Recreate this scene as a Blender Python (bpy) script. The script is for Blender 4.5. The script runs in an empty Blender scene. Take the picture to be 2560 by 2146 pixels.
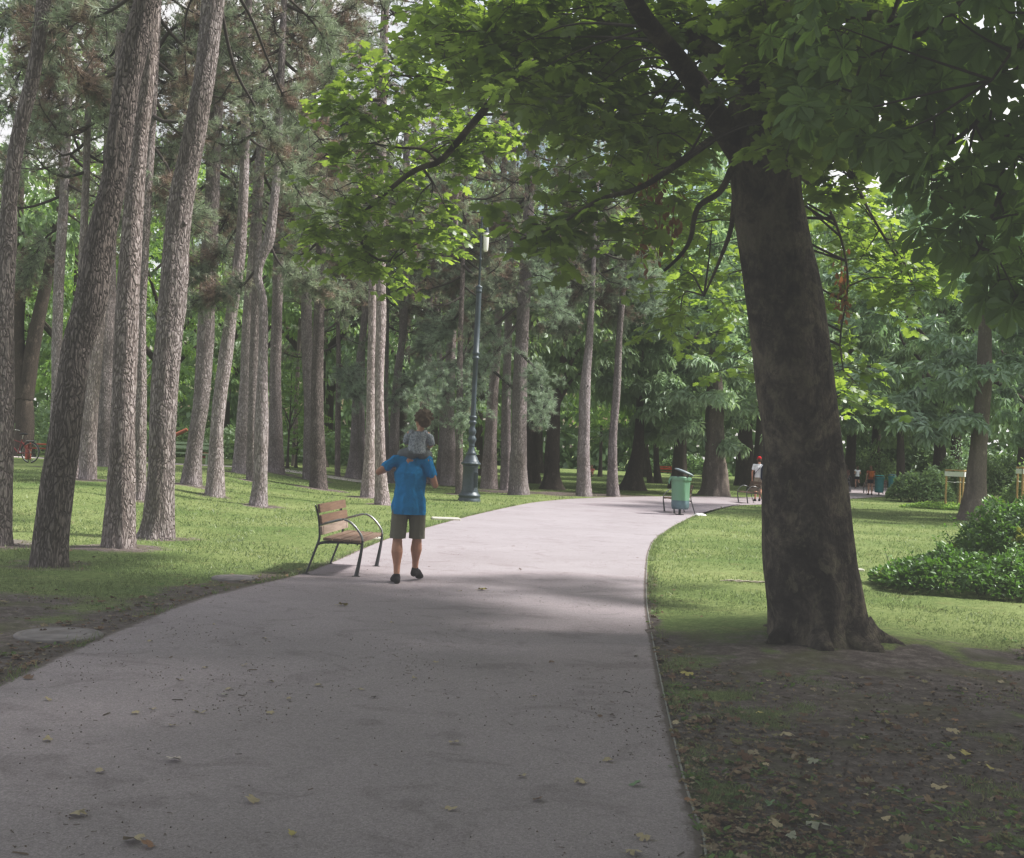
import bpy, math, random
import numpy as np
from mathutils import Vector, Matrix, Quaternion
R_=np.random.RandomState(7); random.seed(7)
sc=bpy.context.scene
COL=sc.collection
# ---------------------------------------------------------------- camera
F=2900.0; W0,H0=2560.0,2146.0; EYE=1.57
ROLL=math.radians(2.6); PITCH=math.atan(57/2900.0)
X_=np.array([1.,0,0]); FW=np.array([0,math.cos(PITCH),math.sin(PITCH)]); UP=np.array([0,-math.sin(PITCH),math.cos(PITCH)])
CR=X_*math.cos(ROLL)+UP*math.sin(ROLL); CU=-X_*math.sin(ROLL)+UP*math.cos(ROLL)
CAM=np.array([0,0,EYE])
def ray(x,y): return FW*F+CR*(x-W0/2)-CU*(y-H0/2)
def sstep(t): t=np.clip(t,0,1); return t*t*(3-2*t)
def hz(x,y): return 0.45*sstep((-np.asarray(x,float)-4.5)/6)*sstep((np.asarray(y,float)-16)/14)
def G(x,y):
    d=ray(x,y); z=0.0
    for _ in range(25):
        t=(z-EYE)/d[2] if d[2]<-1 else 90/d[1]
        p=CAM+d*t; z=float(hz(p[0],p[1]))
    p[2]=z; return p
def P(x,y,Y): d=ray(x,y); return CAM+d*(Y/d[1])
def proj(p):
    q=np.asarray(p,float)-CAM; w=q@FW
    return (W0/2+F*(q@CR)/w, H0/2-F*(q@CU)/w, w)
cd=bpy.data.cameras.new('camera'); cam=bpy.data.objects.new('camera',cd); COL.objects.link(cam)
cd.sensor_fit='HORIZONTAL'; cd.sensor_width=36; cd.lens=36*F/W0; cd.clip_end=3000; cd.clip_start=.1
M=Matrix(((CR[0],CU[0],-FW[0],0),(CR[1],CU[1],-FW[1],0),(CR[2],CU[2],-FW[2],EYE),(0,0,0,1)))
cam.matrix_world=M; sc.camera=cam
# ---------------------------------------------------------------- object helpers
def tag(o,label=None,cat=None,group=None,kind=None):
    if label: o['label']=label
    if cat: o['category']=cat
    if group: o['group']=group
    if kind: o['kind']=kind
    return o
def empty(name,loc,rz=0,**k):
    o=bpy.data.objects.new(name,None); COL.objects.link(o); o.location=loc; o.rotation_euler=(0,0,rz); o.empty_display_size=.2
    return tag(o,**k)
def link(name,me,parent=None,loc=(0,0,0),**k):
    o=bpy.data.objects.new(name,me); COL.objects.link(o); o.location=loc
    if parent: o.parent=parent
    return tag(o,**k)
def mesh_arr(name,V,loops,tot,mats,mi=None,smooth=False):
    me=bpy.data.meshes.new(name); V=np.asarray(V,np.float32); loops=np.asarray(loops,np.int32); tot=np.asarray(tot,np.int32)
    me.vertices.add(len(V)); me.vertices.foreach_set('co',V.ravel())
    me.loops.add(len(loops)); me.loops.foreach_set('vertex_index',loops)
    me.polygons.add(len(tot)); st=np.zeros(len(tot),np.int32); st[1:]=np.cumsum(tot)[:-1]
    me.polygons.foreach_set('loop_start',st)
    try: me.polygons.foreach_set('loop_total',tot)
    except Exception: pass
    for m in mats: me.materials.append(m)
    if mi is not None: me.polygons.foreach_set('material_index',np.asarray(mi,np.int32))
    me.polygons.foreach_set('use_smooth',np.full(len(tot),bool(smooth)) if np.isscalar(smooth) else smooth)
    me.update(calc_edges=True); me.validate()
    return me
class MB:
    """collects shapes, builds one mesh"""
    def __init__(s): s.V=[]; s.L=[]; s.T=[]; s.I=[]; s.S=[]; s.n=0
    def arr(s,V,loops,tot,mi=0,smooth=False):
        V=np.asarray(V,float); s.V.append(V); s.L.append(np.asarray(loops,int)+s.n); tot=np.asarray(tot,int); s.T.append(tot)
        s.I.append(np.full(len(tot),mi)); s.S.append(np.full(len(tot),smooth)); s.n+=len(V)
    def faces(s,V,Fs,mi=0,smooth=False):
        s.arr(V,[i for f in Fs for i in f],[len(f) for f in Fs],mi,smooth)
    def tube(s,pts,rad,seg=8,mi=0,cap=True,disp=None,smooth=True,flat=None):
        pts=np.asarray(pts,float); n=len(pts); rad=np.broadcast_to(np.asarray(rad,float),(n,))
        t=np.gradient(pts,axis=0); t/=np.linalg.norm(t,axis=1)[:,None]+1e-12
        ref=np.array([1.,0,0]) if abs(t[:,0]).mean()<.8 else np.array([0,0,1.])
        V=[]
        a=np.arange(seg)*2*math.pi/seg
        u=np.cross(t,ref); u/=np.linalg.norm(u,axis=1)[:,None]; v=np.cross(t,u)
        rr=np.repeat(rad[:,None],seg,1)
        if disp is not None: rr=rr*(1+disp(a[None,:],np.arange(n)[:,None],pts))
        f=1 if flat is None else flat
        V=pts[:,None,:]+rr[...,None]*(np.cos(a)[None,:,None]*u[:,None,:]+f*np.sin(a)[None,:,None]*v[:,None,:])
        i=np.arange(n-1)[:,None]*seg; j=np.arange(seg)[None,:]; k=(j+1)%seg
        q=np.stack([i+j,i+k,i+seg+k,i+seg+j],-1).reshape(-1)
        s.arr(V.reshape(-1,3),q,np.full((n-1)*seg,4),mi,smooth)
        if cap:
            s.arr(V[0],np.arange(seg)[::-1].copy(),[seg],mi,False); s.arr(V[-1],np.arange(seg),[seg],mi,False)
    def box(s,c,size,mi=0,M=None,bev=0):
        x,y,z=[a/2 for a in size]
        if bev:
            b=bev; pr=[(-x+b,-y),(x-b,-y),(x,-y+b),(x,y-b),(x-b,y),(-x+b,y),(-x,y-b),(-x,-y+b)]
            zs=[(-z,1-b/max(x,y)),(-z+b,1),(z-b,1),(z,1-b/max(x,y))]
            V=np.array([[p[0]*k,p[1]*k,h] for h,k in zs for p in pr]); Fs=[list(range(8))[::-1],list(range(24,32))]
            for r in range(3):
                for i in range(8): Fs.append([r*8+i,r*8+(i+1)%8,r*8+8+(i+1)%8,r*8+8+i])
        else:
            V=np.array([[a,b,c_] for c_ in(-z,z) for a,b in((-x,-y),(x,-y),(x,y),(-x,y))])
            Fs=[[3,2,1,0],[4,5,6,7],[0,1,5,4],[1,2,6,5],[2,3,7,6],[3,0,4,7]]
        if M is not None: V=V@np.asarray(M).T
        s.faces(V+np.asarray(c,float),Fs,mi)
    def lathe(s,prof,seg=24,mi=0,c=(0,0,0),smooth=True,mod=None):
        a=np.arange(seg)*2*math.pi/seg; prof=np.asarray(prof,float); n=len(prof)
        r=prof[:,0][:,None]*np.ones(seg)
        if mod: r=r*(1+mod(a[None,:],prof[:,1][:,None]))
        V=np.stack([r*np.cos(a),r*np.sin(a),np.repeat(prof[:,1][:,None],seg,1)],-1)+np.asarray(c,float)
        i=np.arange(n-1)[:,None]*seg; j=np.arange(seg)[None,:]; k=(j+1)%seg
        s.arr(V.reshape(-1,3),np.stack([i+j,i+k,i+seg+k,i+seg+j],-1).reshape(-1),np.full((n-1)*seg,4),mi,smooth)
    def inst(s,tmpl,Rm,S,Pp,mi=0,smooth=False):
        """copy a small template (verts, faces) to many places"""
        tv,tf=tmpl; tv=np.asarray(tv,float); N=len(Pp); k=len(tv)
        S=np.broadcast_to(np.asarray(S,float),(N,))
        V=np.einsum('nij,kj->nki',Rm,tv)*S[:,None,None]+np.asarray(Pp)[:,None,:]
        fl=np.array([i for f in tf for i in f]); ft=np.array([len(f) for f in tf])
        L=(np.arange(N)[:,None]*k+fl[None,:]).reshape(-1)
        s.arr(V.reshape(-1,3),L,np.tile(ft,N),mi,smooth)
    def mesh(s,name,mats):
        return mesh_arr(name,np.concatenate(s.V),np.concatenate(s.L),np.concatenate(s.T),mats,np.concatenate(s.I),np.concatenate(s.S))
    def build(s,name,mats,parent=None,loc=(0,0,0),**k):
        if not isinstance(mats,(list,tuple)): mats=[mats]
        return link(name,s.mesh(name,mats),parent,loc,**k)
def norm(v): v=np.asarray(v,float); return v/(np.linalg.norm(v,axis=-1,keepdims=True)+1e-12)
def frames(ax,nr):
    y=norm(ax); z=nr-y*np.sum(nr*y,-1,keepdims=True); z=norm(z); x=np.cross(y,z); return np.stack([x,y,z],-1)
def rnd(n,k=3): return R_.normal(size=(n,k))
def _h(ix,iy,iz):
    n=(ix*73856093)^(iy*19349663)^(iz*83492791); n=(n^(n>>13))*1274126177; n=n&0x7fffffff; return (n%100003)/100003.0
def vnoise(x,y,z=0.):
    x,y,z=np.broadcast_arrays(np.asarray(x,float),y,z); ix,iy,iz=[np.floor(a).astype(np.int64) for a in(x,y,z)]
    fx,fy,fz=x-ix,y-iy,z-iz; fx,fy,fz=[a*a*(3-2*a) for a in(fx,fy,fz)]; r=0
    for dx in(0,1):
        for dy in(0,1):
            for dz in(0,1): r=r+_h(ix+dx,iy+dy,iz+dz)*(fx if dx else 1-fx)*(fy if dy else 1-fy)*(fz if dz else 1-fz)
    return r
def spline(pts,n):
    pts=np.asarray(pts,float); m=len(pts)
    if m<3: return pts[0]+(pts[-1]-pts[0])*np.linspace(0,1,n)[:,None]
    A=np.vstack([2*pts[0]-pts[1],pts,2*pts[-1]-pts[-2]])
    d=np.linalg.norm(np.diff(pts[:,:3],axis=0),axis=1); cum=np.r_[0,np.cumsum(d)]; u=np.linspace(0,cum[-1],n)
    i=np.clip(np.searchsorted(cum,u,side='right')-1,0,m-2); t=((u-cum[i])/(d[i]+1e-9))[:,None]
    p0,p1,p2,p3=A[i],A[i+1],A[i+2],A[i+3]
    return .5*((2*p1)+(-p0+p2)*t+(2*p0-5*p1+4*p2-p3)*t*t+(-p0+3*p1-3*p2+p3)*t**3)
# ---------------------------------------------------------------- materials
def mat(name): 
    m=bpy.data.materials.new(name); m.use_nodes=True; nt=m.node_tree; nt.nodes.clear(); return m,nt
def nd(nt,t,**k):
    n=nt.nodes.new(t)
    for a,b in k.items():
        if a.startswith('i_'): n.inputs[a[2:].replace('_',' ')].default_value=b
        else: setattr(n,a,b)
    return n
def ramp(nt,fac,stops):
    r=nt.nodes.new('ShaderNodeValToRGB'); e=r.color_ramp.elements
    while len(e)<len(stops): e.new(.5)
    for x,(p,c) in zip(e,stops): x.position=p; x.color=(*c,1)
    nt.links.new(fac,r.inputs[0]); return r.outputs[0]
def coords(nt,scale=(1,1,1)):
    tc=nd(nt,'ShaderNodeTexCoord'); mp=nd(nt,'ShaderNodeMapping'); mp.inputs['Scale'].default_value=scale
    nt.links.new(tc.outputs['Object'],mp.inputs['Vector']); return mp.outputs[0]
def noise(nt,vec,scale,detail=4,rough=.55,dist=0):
    n=nd(nt,'ShaderNodeTexNoise'); n.inputs['Scale'].default_value=scale; n.inputs['Detail'].default_value=detail; n.inputs['Roughness'].default_value=rough; n.inputs['Distortion'].default_value=dist
    nt.links.new(vec,n.inputs['Vector']); return n.outputs[0]
def mixc(nt,fac,a,b,mode='MIX'):
    m=nd(nt,'ShaderNodeMix',data_type='RGBA',blend_type=mode)
    if isinstance(fac,(int,float)): m.inputs[0].default_value=fac
    else: nt.links.new(fac,m.inputs[0])
    for v,i in((a,6),(b,7)):
        if isinstance(v,tuple): m.inputs[i].default_value=(*v,1)
        else: nt.links.new(v,m.inputs[i])
    return m.outputs[2]
def finish(nt,col,rough=.8,bump=None,bstr=.3,bdist=.01,spec=.3,metal=0,sheen=0):
    b=nd(nt,'ShaderNodeBsdfPrincipled'); o=nd(nt,'ShaderNodeOutputMaterial')
    if isinstance(col,tuple): b.inputs['Base Color'].default_value=(*col,1)
    else: nt.links.new(col,b.inputs['Base Color'])
    if isinstance(rough,(int,float)): b.inputs['Roughness'].default_value=rough
    else: nt.links.new(rough,b.inputs['Roughness'])
    b.inputs['Specular IOR Level'].default_value=spec; b.inputs['Metallic'].default_value=metal
    if bump is not None:
        bp=nd(nt,'ShaderNodeBump'); bp.inputs['Strength'].default_value=bstr; bp.inputs['Distance'].default_value=bdist
        nt.links.new(bump,bp.inputs['Height']); nt.links.new(bp.outputs[0],b.inputs['Normal'])
    nt.links.new(b.outputs[0],o.inputs[0]); return b
def simple(name,c,rough=.6,var=.15,scale=8,bstr=.2,bdist=.003,metal=0,spec=.4):
    m,nt=mat(name); v=coords(nt); n=noise(nt,v,scale,5)
    c0=tuple(x*(1-var) for x in c); c1=tuple(min(1,x*(1+var)) for x in c)
    finish(nt,ramp(nt,n,[(.3,c0),(.7,c1)]),rough,noise(nt,v,scale*8,3),bstr,bdist,spec,metal); return m
def leafmat(name,c0,c1,tr,ctr=.4,clump=None,cs=.6,rough=.45,gloss=.05,cthr=(.52,.6)):
    """diffuse + translucent leaf, each leaf its own tint"""
    m,nt=mat(name); g=nd(nt,'ShaderNodeNewGeometry'); r=g.outputs['Random Per Island']
    v=coords(nt); col=ramp(nt,r,[(0,c0),(.85,c1),(1,tuple(min(1,a*1.25) for a in c1))])
    big=noise(nt,v,cs,2)
    col=mixc(nt,1.0,col,ramp(nt,big,[(.3,(.7,.7,.7)),(.7,(1.15,1.15,1.1))]),'MULTIPLY')
    trc=mixc(nt,1.0,ramp(nt,r,[(0,tuple(a*.8 for a in tr)),(1,tuple(min(1,a*1.1) for a in tr))]),(1.,1.,1.),'MULTIPLY')
    if clump:
        k=ramp(nt,noise(nt,v,cs*2.3,2),[(cthr[0],(0,0,0)),(cthr[1],(1,1,1))])
        col=mixc(nt,k,col,clump); trc=mixc(nt,k,trc,clump)
    d=nd(nt,'ShaderNodeBsdfDiffuse'); t=nd(nt,'ShaderNodeBsdfTranslucent'); gl=nd(nt,'ShaderNodeBsdfGlossy'); gl.inputs['Roughness'].default_value=rough; gl.inputs['Color'].default_value=(.8,.85,.9,1)
    nt.links.new(col,d.inputs[0]); nt.links.new(trc,t.inputs[0])
    a=nd(nt,'ShaderNodeMixShader'); a.inputs[0].default_value=ctr; nt.links.new(d.outputs[0],a.inputs[1]); nt.links.new(t.outputs[0],a.inputs[2])
    b=nd(nt,'ShaderNodeMixShader'); b.inputs[0].default_value=gloss; nt.links.new(a.outputs[0],b.inputs[1]); nt.links.new(gl.outputs[0],b.inputs[2])
    o=nd(nt,'ShaderNodeOutputMaterial'); nt.links.new(b.outputs[0],o.inputs[0]); return m
def pinebark(name,ridge,furrow,sc_=1.):
    m,nt=mat(name); v=coords(nt,(1,1,.26)); 
    nz=nd(nt,'ShaderNodeTexNoise'); nz.inputs['Scale'].default_value=7; nz.inputs['Detail'].default_value=3; nt.links.new(v,nz.inputs['Vector'])
    ad=nd(nt,'ShaderNodeMix',data_type='VECTOR'); ad.inputs[0].default_value=.2
    nt.links.new(v,ad.inputs[4]); nt.links.new(nz.outputs[1],ad.inputs[5])
    vo=nd(nt,'ShaderNodeTexVoronoi',feature='DISTANCE_TO_EDGE'); vo.inputs['Scale'].default_value=30*sc_; nt.links.new(ad.outputs[1],vo.inputs['Vector'])
    fine=noise(nt,v,60,4,.65); h=nd(nt,'ShaderNodeMath',operation='ADD'); 
    e=ramp(nt,vo.outputs['Distance'],[(0.0,(.12,.12,.12)),(.2,(1,1,1))])
    f2=nd(nt,'ShaderNodeMath',operation='MULTIPLY'); f2.inputs[1].default_value=.5; nt.links.new(fine,f2.inputs[0])
    nt.links.new(e,h.inputs[0]); nt.links.new(f2.outputs[0],h.inputs[1])
    c=mixc(nt,e,furrow,ramp(nt,fine,[(.35,tuple(a*.65 for a in ridge)),(.65,tuple(a*1.2 for a in ridge))]))
    big=noise(nt,coords(nt),1.1,3); c=mixc(nt,1.0,c,ramp(nt,big,[(.3,(.75,.72,.7)),(.7,(1.1,1.08,1.1))]),'MULTIPLY')
    oi=nd(nt,'ShaderNodeObjectInfo'); c=mixc(nt,1.0,c,ramp(nt,oi.outputs['Random'],[(0,(.78,.77,.76)),(.5,(1,.99,1)),(1,(1.22,1.17,1.15))]),'MULTIPLY')
    finish(nt,c,.9,h.outputs[0],.9,.028,.12); return m
MAT={}
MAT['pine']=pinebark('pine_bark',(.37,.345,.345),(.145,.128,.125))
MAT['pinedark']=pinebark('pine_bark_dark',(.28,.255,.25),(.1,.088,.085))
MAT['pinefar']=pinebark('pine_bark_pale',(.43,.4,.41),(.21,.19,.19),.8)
def smoothbark(name,a,b,c,s=3):
    m,nt=mat(name); v=coords(nt,(1,1,.45)); n=noise(nt,v,s,7,.68,.6); n2=noise(nt,coords(nt,(1,1,.5)),26,6,.7,.3)
    n3=noise(nt,v,s*2.7,5,.7)
    col=ramp(nt,n,[(.3,a),(.5,b),(.62,b),(.74,c)]); col=mixc(nt,ramp(nt,n3,[(.56,(0,0,0)),(.66,(.6,.6,.6))]),col,tuple(x*1.5 for x in c))
    col=mixc(nt,.6,col,ramp(nt,n2,[(.3,(.5,.5,.5)),(.7,(1.4,1.4,1.4))]),'MULTIPLY')
    finish(nt,col,.88,n2,1.,.035,.12); return m
MAT['maplebark']=smoothbark('maple_bark',(.06,.05,.046),(.1,.085,.077),(.15,.13,.085),2.2)
def maplebark():
    m,nt=mat('mottled_maple_bark'); v=coords(nt,(1,1,.8)); a=noise(nt,v,2.1,8,.72,.8); b_=noise(nt,v,7,7,.75,.5); f=noise(nt,coords(nt,(1,1,.6)),34,5,.7)
    col=ramp(nt,a,[(.36,(.03,.026,.024)),(.46,(.058,.05,.046)),(.52,(.09,.077,.068)),(.6,(.18,.155,.125))]); col=mixc(nt,ramp(nt,b_,[(.52,(0,0,0)),(.6,(.75,.75,.75))]),col,(.17,.155,.115)); col=mixc(nt,ramp(nt,b_,[(.36,(.8,.8,.8)),(.43,(0,0,0))]),col,(.035,.03,.03))
    col=mixc(nt,.7,col,ramp(nt,f,[(.3,(.55,.55,.55)),(.7,(1.4,1.4,1.4))]),'MULTIPLY')
    vo=nd(nt,'ShaderNodeTexVoronoi',feature='DISTANCE_TO_EDGE'); vo.inputs['Scale'].default_value=13; nt.links.new(coords(nt,(1,1,.55)),vo.inputs['Vector']); h=nd(nt,'ShaderNodeMath',operation='MULTIPLY_ADD'); h.inputs[1].default_value=1.6; nt.links.new(b_,h.inputs[0])
    e=ramp(nt,vo.outputs['Distance'],[(0,(0,0,0)),(.12,(.15,.15,.15))]); nt.links.new(e,h.inputs[2])
    h2=nd(nt,'ShaderNodeMath',operation='MULTIPLY_ADD'); h2.inputs[1].default_value=.5; nt.links.new(f,h2.inputs[0]); nt.links.new(h.outputs[0],h2.inputs[2]); finish(nt,col,.9,h2.outputs[0],1.,.03,.1); return m
MAT['maplebark']=maplebark()
MAT['twig']=simple('twig_bark',(.05,.042,.038),.85,.3,20)
MAT['decbark']=smoothbark('deciduous_bark',(.045,.04,.036),(.08,.068,.058),(.12,.1,.085),2)
MAT['decpale']=smoothbark('pale_fluted_bark',(.12,.105,.095),(.18,.155,.14),(.24,.21,.19),2)
MAT['needle']=leafmat('pine_needles',(.24,.3,.21),(.4,.46,.35),(.32,.39,.25),.38,(.27,.195,.145),.55,.5,.06,(.49,.58))
MAT['needleyoung']=leafmat('fresh_pine_needles',(.28,.37,.28),(.44,.53,.42),(.33,.43,.28),.38,(.3,.22,.18),.6,.5,.06,(.62,.7))
MAT['maple']=leafmat('maple_leaves',(.09,.155,.035),(.16,.235,.06),(.37,.52,.08),.54,None,.5,.4,.05)
MAT['chest']=leafmat('chestnut_leaves',(.09,.16,.06),(.16,.26,.09),(.28,.44,.09),.5,None,.5,.5,.03)
MAT['chestgreen']=leafmat('green_drooping_leaves',(.28,.4,.26),(.42,.54,.39),(.38,.53,.24),.42,None,.4,.4,.06)
MAT['chestgrey']=leafmat('grey_green_leaves',(.24,.35,.25),(.38,.49,.39),(.3,.46,.2),.4,None,.4,.4,.07)
MAT['declight']=leafmat('light_green_leaves',(.16,.29,.08),(.28,.43,.13),(.38,.55,.12),.48,None,.4)
MAT['decmid']=leafmat('mid_green_leaves',(.19,.29,.14),(.3,.41,.24),(.34,.48,.17),.44,None,.3)
MAT['decdark']=leafmat('dark_green_leaves',(.13,.21,.11),(.22,.32,.17),(.25,.38,.13),.4,None,.3)
MAT['yellow']=leafmat('yellow_green_leaves',(.25,.3,.08),(.42,.43,.14),(.4,.45,.1),.45)
MAT['shrub']=leafmat('shrub_leaves',(.07,.15,.035),(.16,.27,.08),(.16,.32,.04),.35,(.26,.28,.05),.8,.4,.05,(.64,.7))
MAT['dryleaf']=leafmat('dry_leaf_clusters',(.2,.09,.04),(.3,.16,.07),(.35,.15,.05),.4)
# ---------------------------------------------------------------- ground, path
LE=[(-3.25,-6),(-3.2,2)]+[tuple(G(*p)[:2]) for p in [(0,1713),(146,1640),(305,1572),(488,1500),(634,1463),(756,1434),(853,1396),(975,1345),(1097,1311),(1219,1280),(1341,1256),(1463,1246),(1600,1242),(1760,1241),(1900,1243),(1985,1230),(2060,1216),(2120,1211),(2185,1212),(2240,1222),(2268,1230)]]
RE=[(.2,-6),(.45,2)]+[tuple(G(*p)[:2]) for p in [(1762,2146),(1737,2048),(1707,1951),(1664,1768),(1634,1622),(1616,1512),(1615,1438),(1622,1378),(1646,1341),(1706,1304),(1756,1283),(1829,1266),(1905,1262),(2000,1257),(2112,1249),(2200,1243),(2247,1240),(2275,1233)]]
Ls=spline(LE,160); Rs=spline(RE,160)
POLY=np.vstack([Ls,Rs[::-1]])
def inpoly(x,y,poly=POLY):
    x=np.asarray(x); y=np.asarray(y); c=np.zeros(x.shape,bool); n=len(poly)
    for i in range(n):
        x1,y1=poly[i]; x2,y2=poly[i-1]
        k=((y1>y)!=(y2>y))&(x<(x2-x1)*(y-y1)/(y2-y1+1e-12)+x1); c^=k
    return c
Ln=spline(LE[:14],120); Rn=spline(RE[:15],120)
def xl(y): return np.interp(y,Ln[:,1],Ln[:,0])
def xr(y): return np.interp(y,Rn[:,1],Rn[:,0])
PINEB=[]
def dirt(x,y):
    x=np.asarray(x,float); y=np.asarray(y,float)
    nz=vnoise(x*.9,y*.9,3.3)*.6+vnoise(x*2.7,y*2.7,8.1)*.4
    dl=xl(y)-x; dr=x-xr(y)
    left=np.where((y<30),np.exp(-np.clip(dl,0,9)**2/(.5*(1-sstep((y-11)/5))+.10)**1),0)*(dl>-.3)*(1-.75*sstep((y-13)/4))
    left=np.maximum(left,(.58*(1-sstep((y-10.3)/2.4)))*(dl>0)*(1-.35*sstep((-x-5)/3)))
    right=(1.1*(1-sstep((y-8.3-.1*x)/2.9)))*(dr>-.3)
    pat=sstep((vnoise(x*1.3+9,y*1.3,4.7)*.65+vnoise(x*5,y*5,2.2)*.35-.47)/.16); right=right*(1-.72*pat)
    edge=np.exp(-np.clip(dr,0,9)**2/.02)*(dr>-.2)*.7*(y<16)
    d=np.maximum(np.maximum(left,right),edge)
    bandm=np.exp(-((y-45.5-.05*x)/3.2)**2)*sstep((x+3)/3)*sstep((15-x)/4)*.95*(1-inpoly(x,y+0)*0)
    d=np.maximum(d,bandm)
    for bx,by,br in PINEB:
        d=np.maximum(d,.95*np.exp(-(((x-bx)**2+(y-by)**2)/(br*1.9+.25)**2)))
    return np.clip(d+ (nz-.5)*1.3*np.clip(d*2.2,0,1),0,1)
def gauss_lines(a,b,n0,lo,hi):
    dense=np.linspace(lo,hi,n0); g1=lo-np.geomspace(.3,lo-a,45)[::-1]; g2=hi+np.geomspace(.3,b-hi,45); return np.r_[g1,dense,g2]
TREEBASES=[]
def build_ground():
    xs=gauss_lines(-900,900,300,-14,16); ys=gauss_lines(-300,1500,360,3,45)
    Xg,Yg=np.meshgrid(xs,ys); Zg=hz(Xg,Yg)
    near=(Xg>-15)&(Xg<17)&(Yg>2.5)&(Yg<46)
    pth=inpoly(Xg,Yg)
    edge=np.minimum(np.abs(Xg-xl(Yg)),np.abs(Xg-xr(Yg)))
    bump=(vnoise(Xg*1.1,Yg*1.1,1.)-.5)*.05+(vnoise(Xg*4,Yg*4,2.)-.5)*.018
    Zg=Zg+np.where(near,bump*sstep((edge-.15)/.8)*(~pth),0)-np.where(pth,.012,0)
    mound=.10*np.exp(-((Xg-TB[0])**2+(Yg-TB[1])**2)/1.1**2); Zg=Zg+mound
    n,m=Xg.shape; i=np.arange(n-1)[:,None]*m; j=np.arange(m-1)[None,:]
    q=np.stack([i+j,i+j+1,i+m+j+1,i+m+j],-1).reshape(-1)
    V=np.stack([Xg,Yg,Zg],-1).reshape(-1,3)
    me=mesh_arr('ground',V,q,np.full((n-1)*(m-1),4),[ground_mat()],smooth=True)
    a=me.attributes.new('dirt','FLOAT','POINT'); a.data.foreach_set('value',dirt(Xg,Yg).reshape(-1).astype(np.float32))
    link('ground',me,kind='structure')
def ground_mat():
    m,nt=mat('lawn_and_soil'); v=coords(nt)
    at=nd(nt,'ShaderNodeAttribute',attribute_name='dirt')
    n1=noise(nt,v,.35,3); n2=noise(nt,v,3,5,.65); n3=noise(nt,v,45,4,.7); n4=noise(nt,v,9,5,.7)
    g=ramp(nt,n1,[(.3,(.1,.15,.055)),(.7,(.19,.23,.105))]); g=mixc(nt,.5,g,ramp(nt,n3,[(.3,(.35,.4,.3)),(.7,(1.6,1.5,1.5))]),'MULTIPLY')
    g=mixc(nt,ramp(nt,n2,[(.55,(0,0,0)),(.75,(.5,.5,.5))]),g,(.19,.17,.09))
    n5=noise(nt,v,1.4,4,.6); n6=noise(nt,v,14,3,.6); g=mixc(nt,.55,g,ramp(nt,n6,[(.35,(.55,.6,.5)),(.65,(1.4,1.35,1.4))]),'MULTIPLY')
    s=ramp(nt,n4,[(.3,(.07,.058,.055)),(.52,(.135,.115,.11)),(.72,(.23,.205,.205))]); s=mixc(nt,.6,s,ramp(nt,n3,[(.3,(.4,.4,.4)),(.7,(1.5,1.5,1.5))]),'MULTIPLY')
    s=mixc(nt,ramp(nt,n5,[(.5,(0,0,0)),(.68,(.65,.65,.65))]),s,(.1,.11,.045)); s=mixc(nt,ramp(nt,noise(nt,v,.8,3,.5,.4),[(.58,(0,0,0)),(.7,(.5,.5,.5))]),s,(.22,.2,.205))
    add=nd(nt,'ShaderNodeMath',operation='ADD'); nt.links.new(at.outputs['Fac'],add.inputs[0])
    sc_=nd(nt,'ShaderNodeMath',operation='MULTIPLY_ADD'); sc_.inputs[1].default_value=.7; sc_.inputs[2].default_value=-.35; nt.links.new(n4,sc_.inputs[0]); nt.links.new(sc_.outputs[0],add.inputs[1])
    k=ramp(nt,add.outputs[0],[(.32,(0,0,0)),(.6,(1,1,1))])
    finish(nt,mixc(nt,k,g,s),.95,n3,.6,.02,.1); return m
def path_mat():
    m,nt=mat('fine_asphalt'); v=coords(nt); n=noise(nt,v,140,3,.8); b=noise(nt,v,.5,4,.6); c=noise(nt,v,6,5,.7)
    vo=nd(nt,'ShaderNodeTexVoronoi'); vo.inputs['Scale'].default_value=95; nt.links.new(v,vo.inputs['Vector'])
    col=ramp(nt,n,[(.3,(.215,.19,.206)),(.7,(.41,.37,.393))]); col=mixc(nt,1.,col,ramp(nt,b,[(.3,(.84,.84,.84)),(.7,(1.06,1.05,1.06))]),'MULTIPLY')
    col=mixc(nt,.7,col,ramp(nt,vo.outputs['Color'],[(0,(.7,.7,.7)),(1,(1.25,1.25,1.25))]),'MULTIPLY')
    col=mixc(nt,ramp(nt,c,[(.62,(0,0,0)),(.75,(.35,.35,.35))]),col,(.2,.17,.16))
    at=nd(nt,'ShaderNodeAttribute',attribute_name='edge'); e=nd(nt,'ShaderNodeMath',operation='MULTIPLY_ADD'); e.inputs[1].default_value=1.3; e.inputs[2].default_value=-.62; nt.links.new(noise(nt,v,7,6,.75),e.inputs[0]); e2=nd(nt,'ShaderNodeMath',operation='ADD'); nt.links.new(e.outputs[0],e2.inputs[0]); nt.links.new(at.outputs['Fac'],e2.inputs[1])
    col=mixc(nt,ramp(nt,e2.outputs[0],[(.28,(0,0,0)),(.6,(.9,.9,.9))]),col,(.12,.1,.09))
    st=noise(nt,v,1.7,7,.7,1.2); col=mixc(nt,1.,col,ramp(nt,st,[(.36,(.8,.79,.79)),(.47,(1,1,1)),(.6,(1,1,1)),(.7,(1.1,1.1,1.1))]),'MULTIPLY')
    finish(nt,col,.9,n,.5,.004,.25); return m
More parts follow.
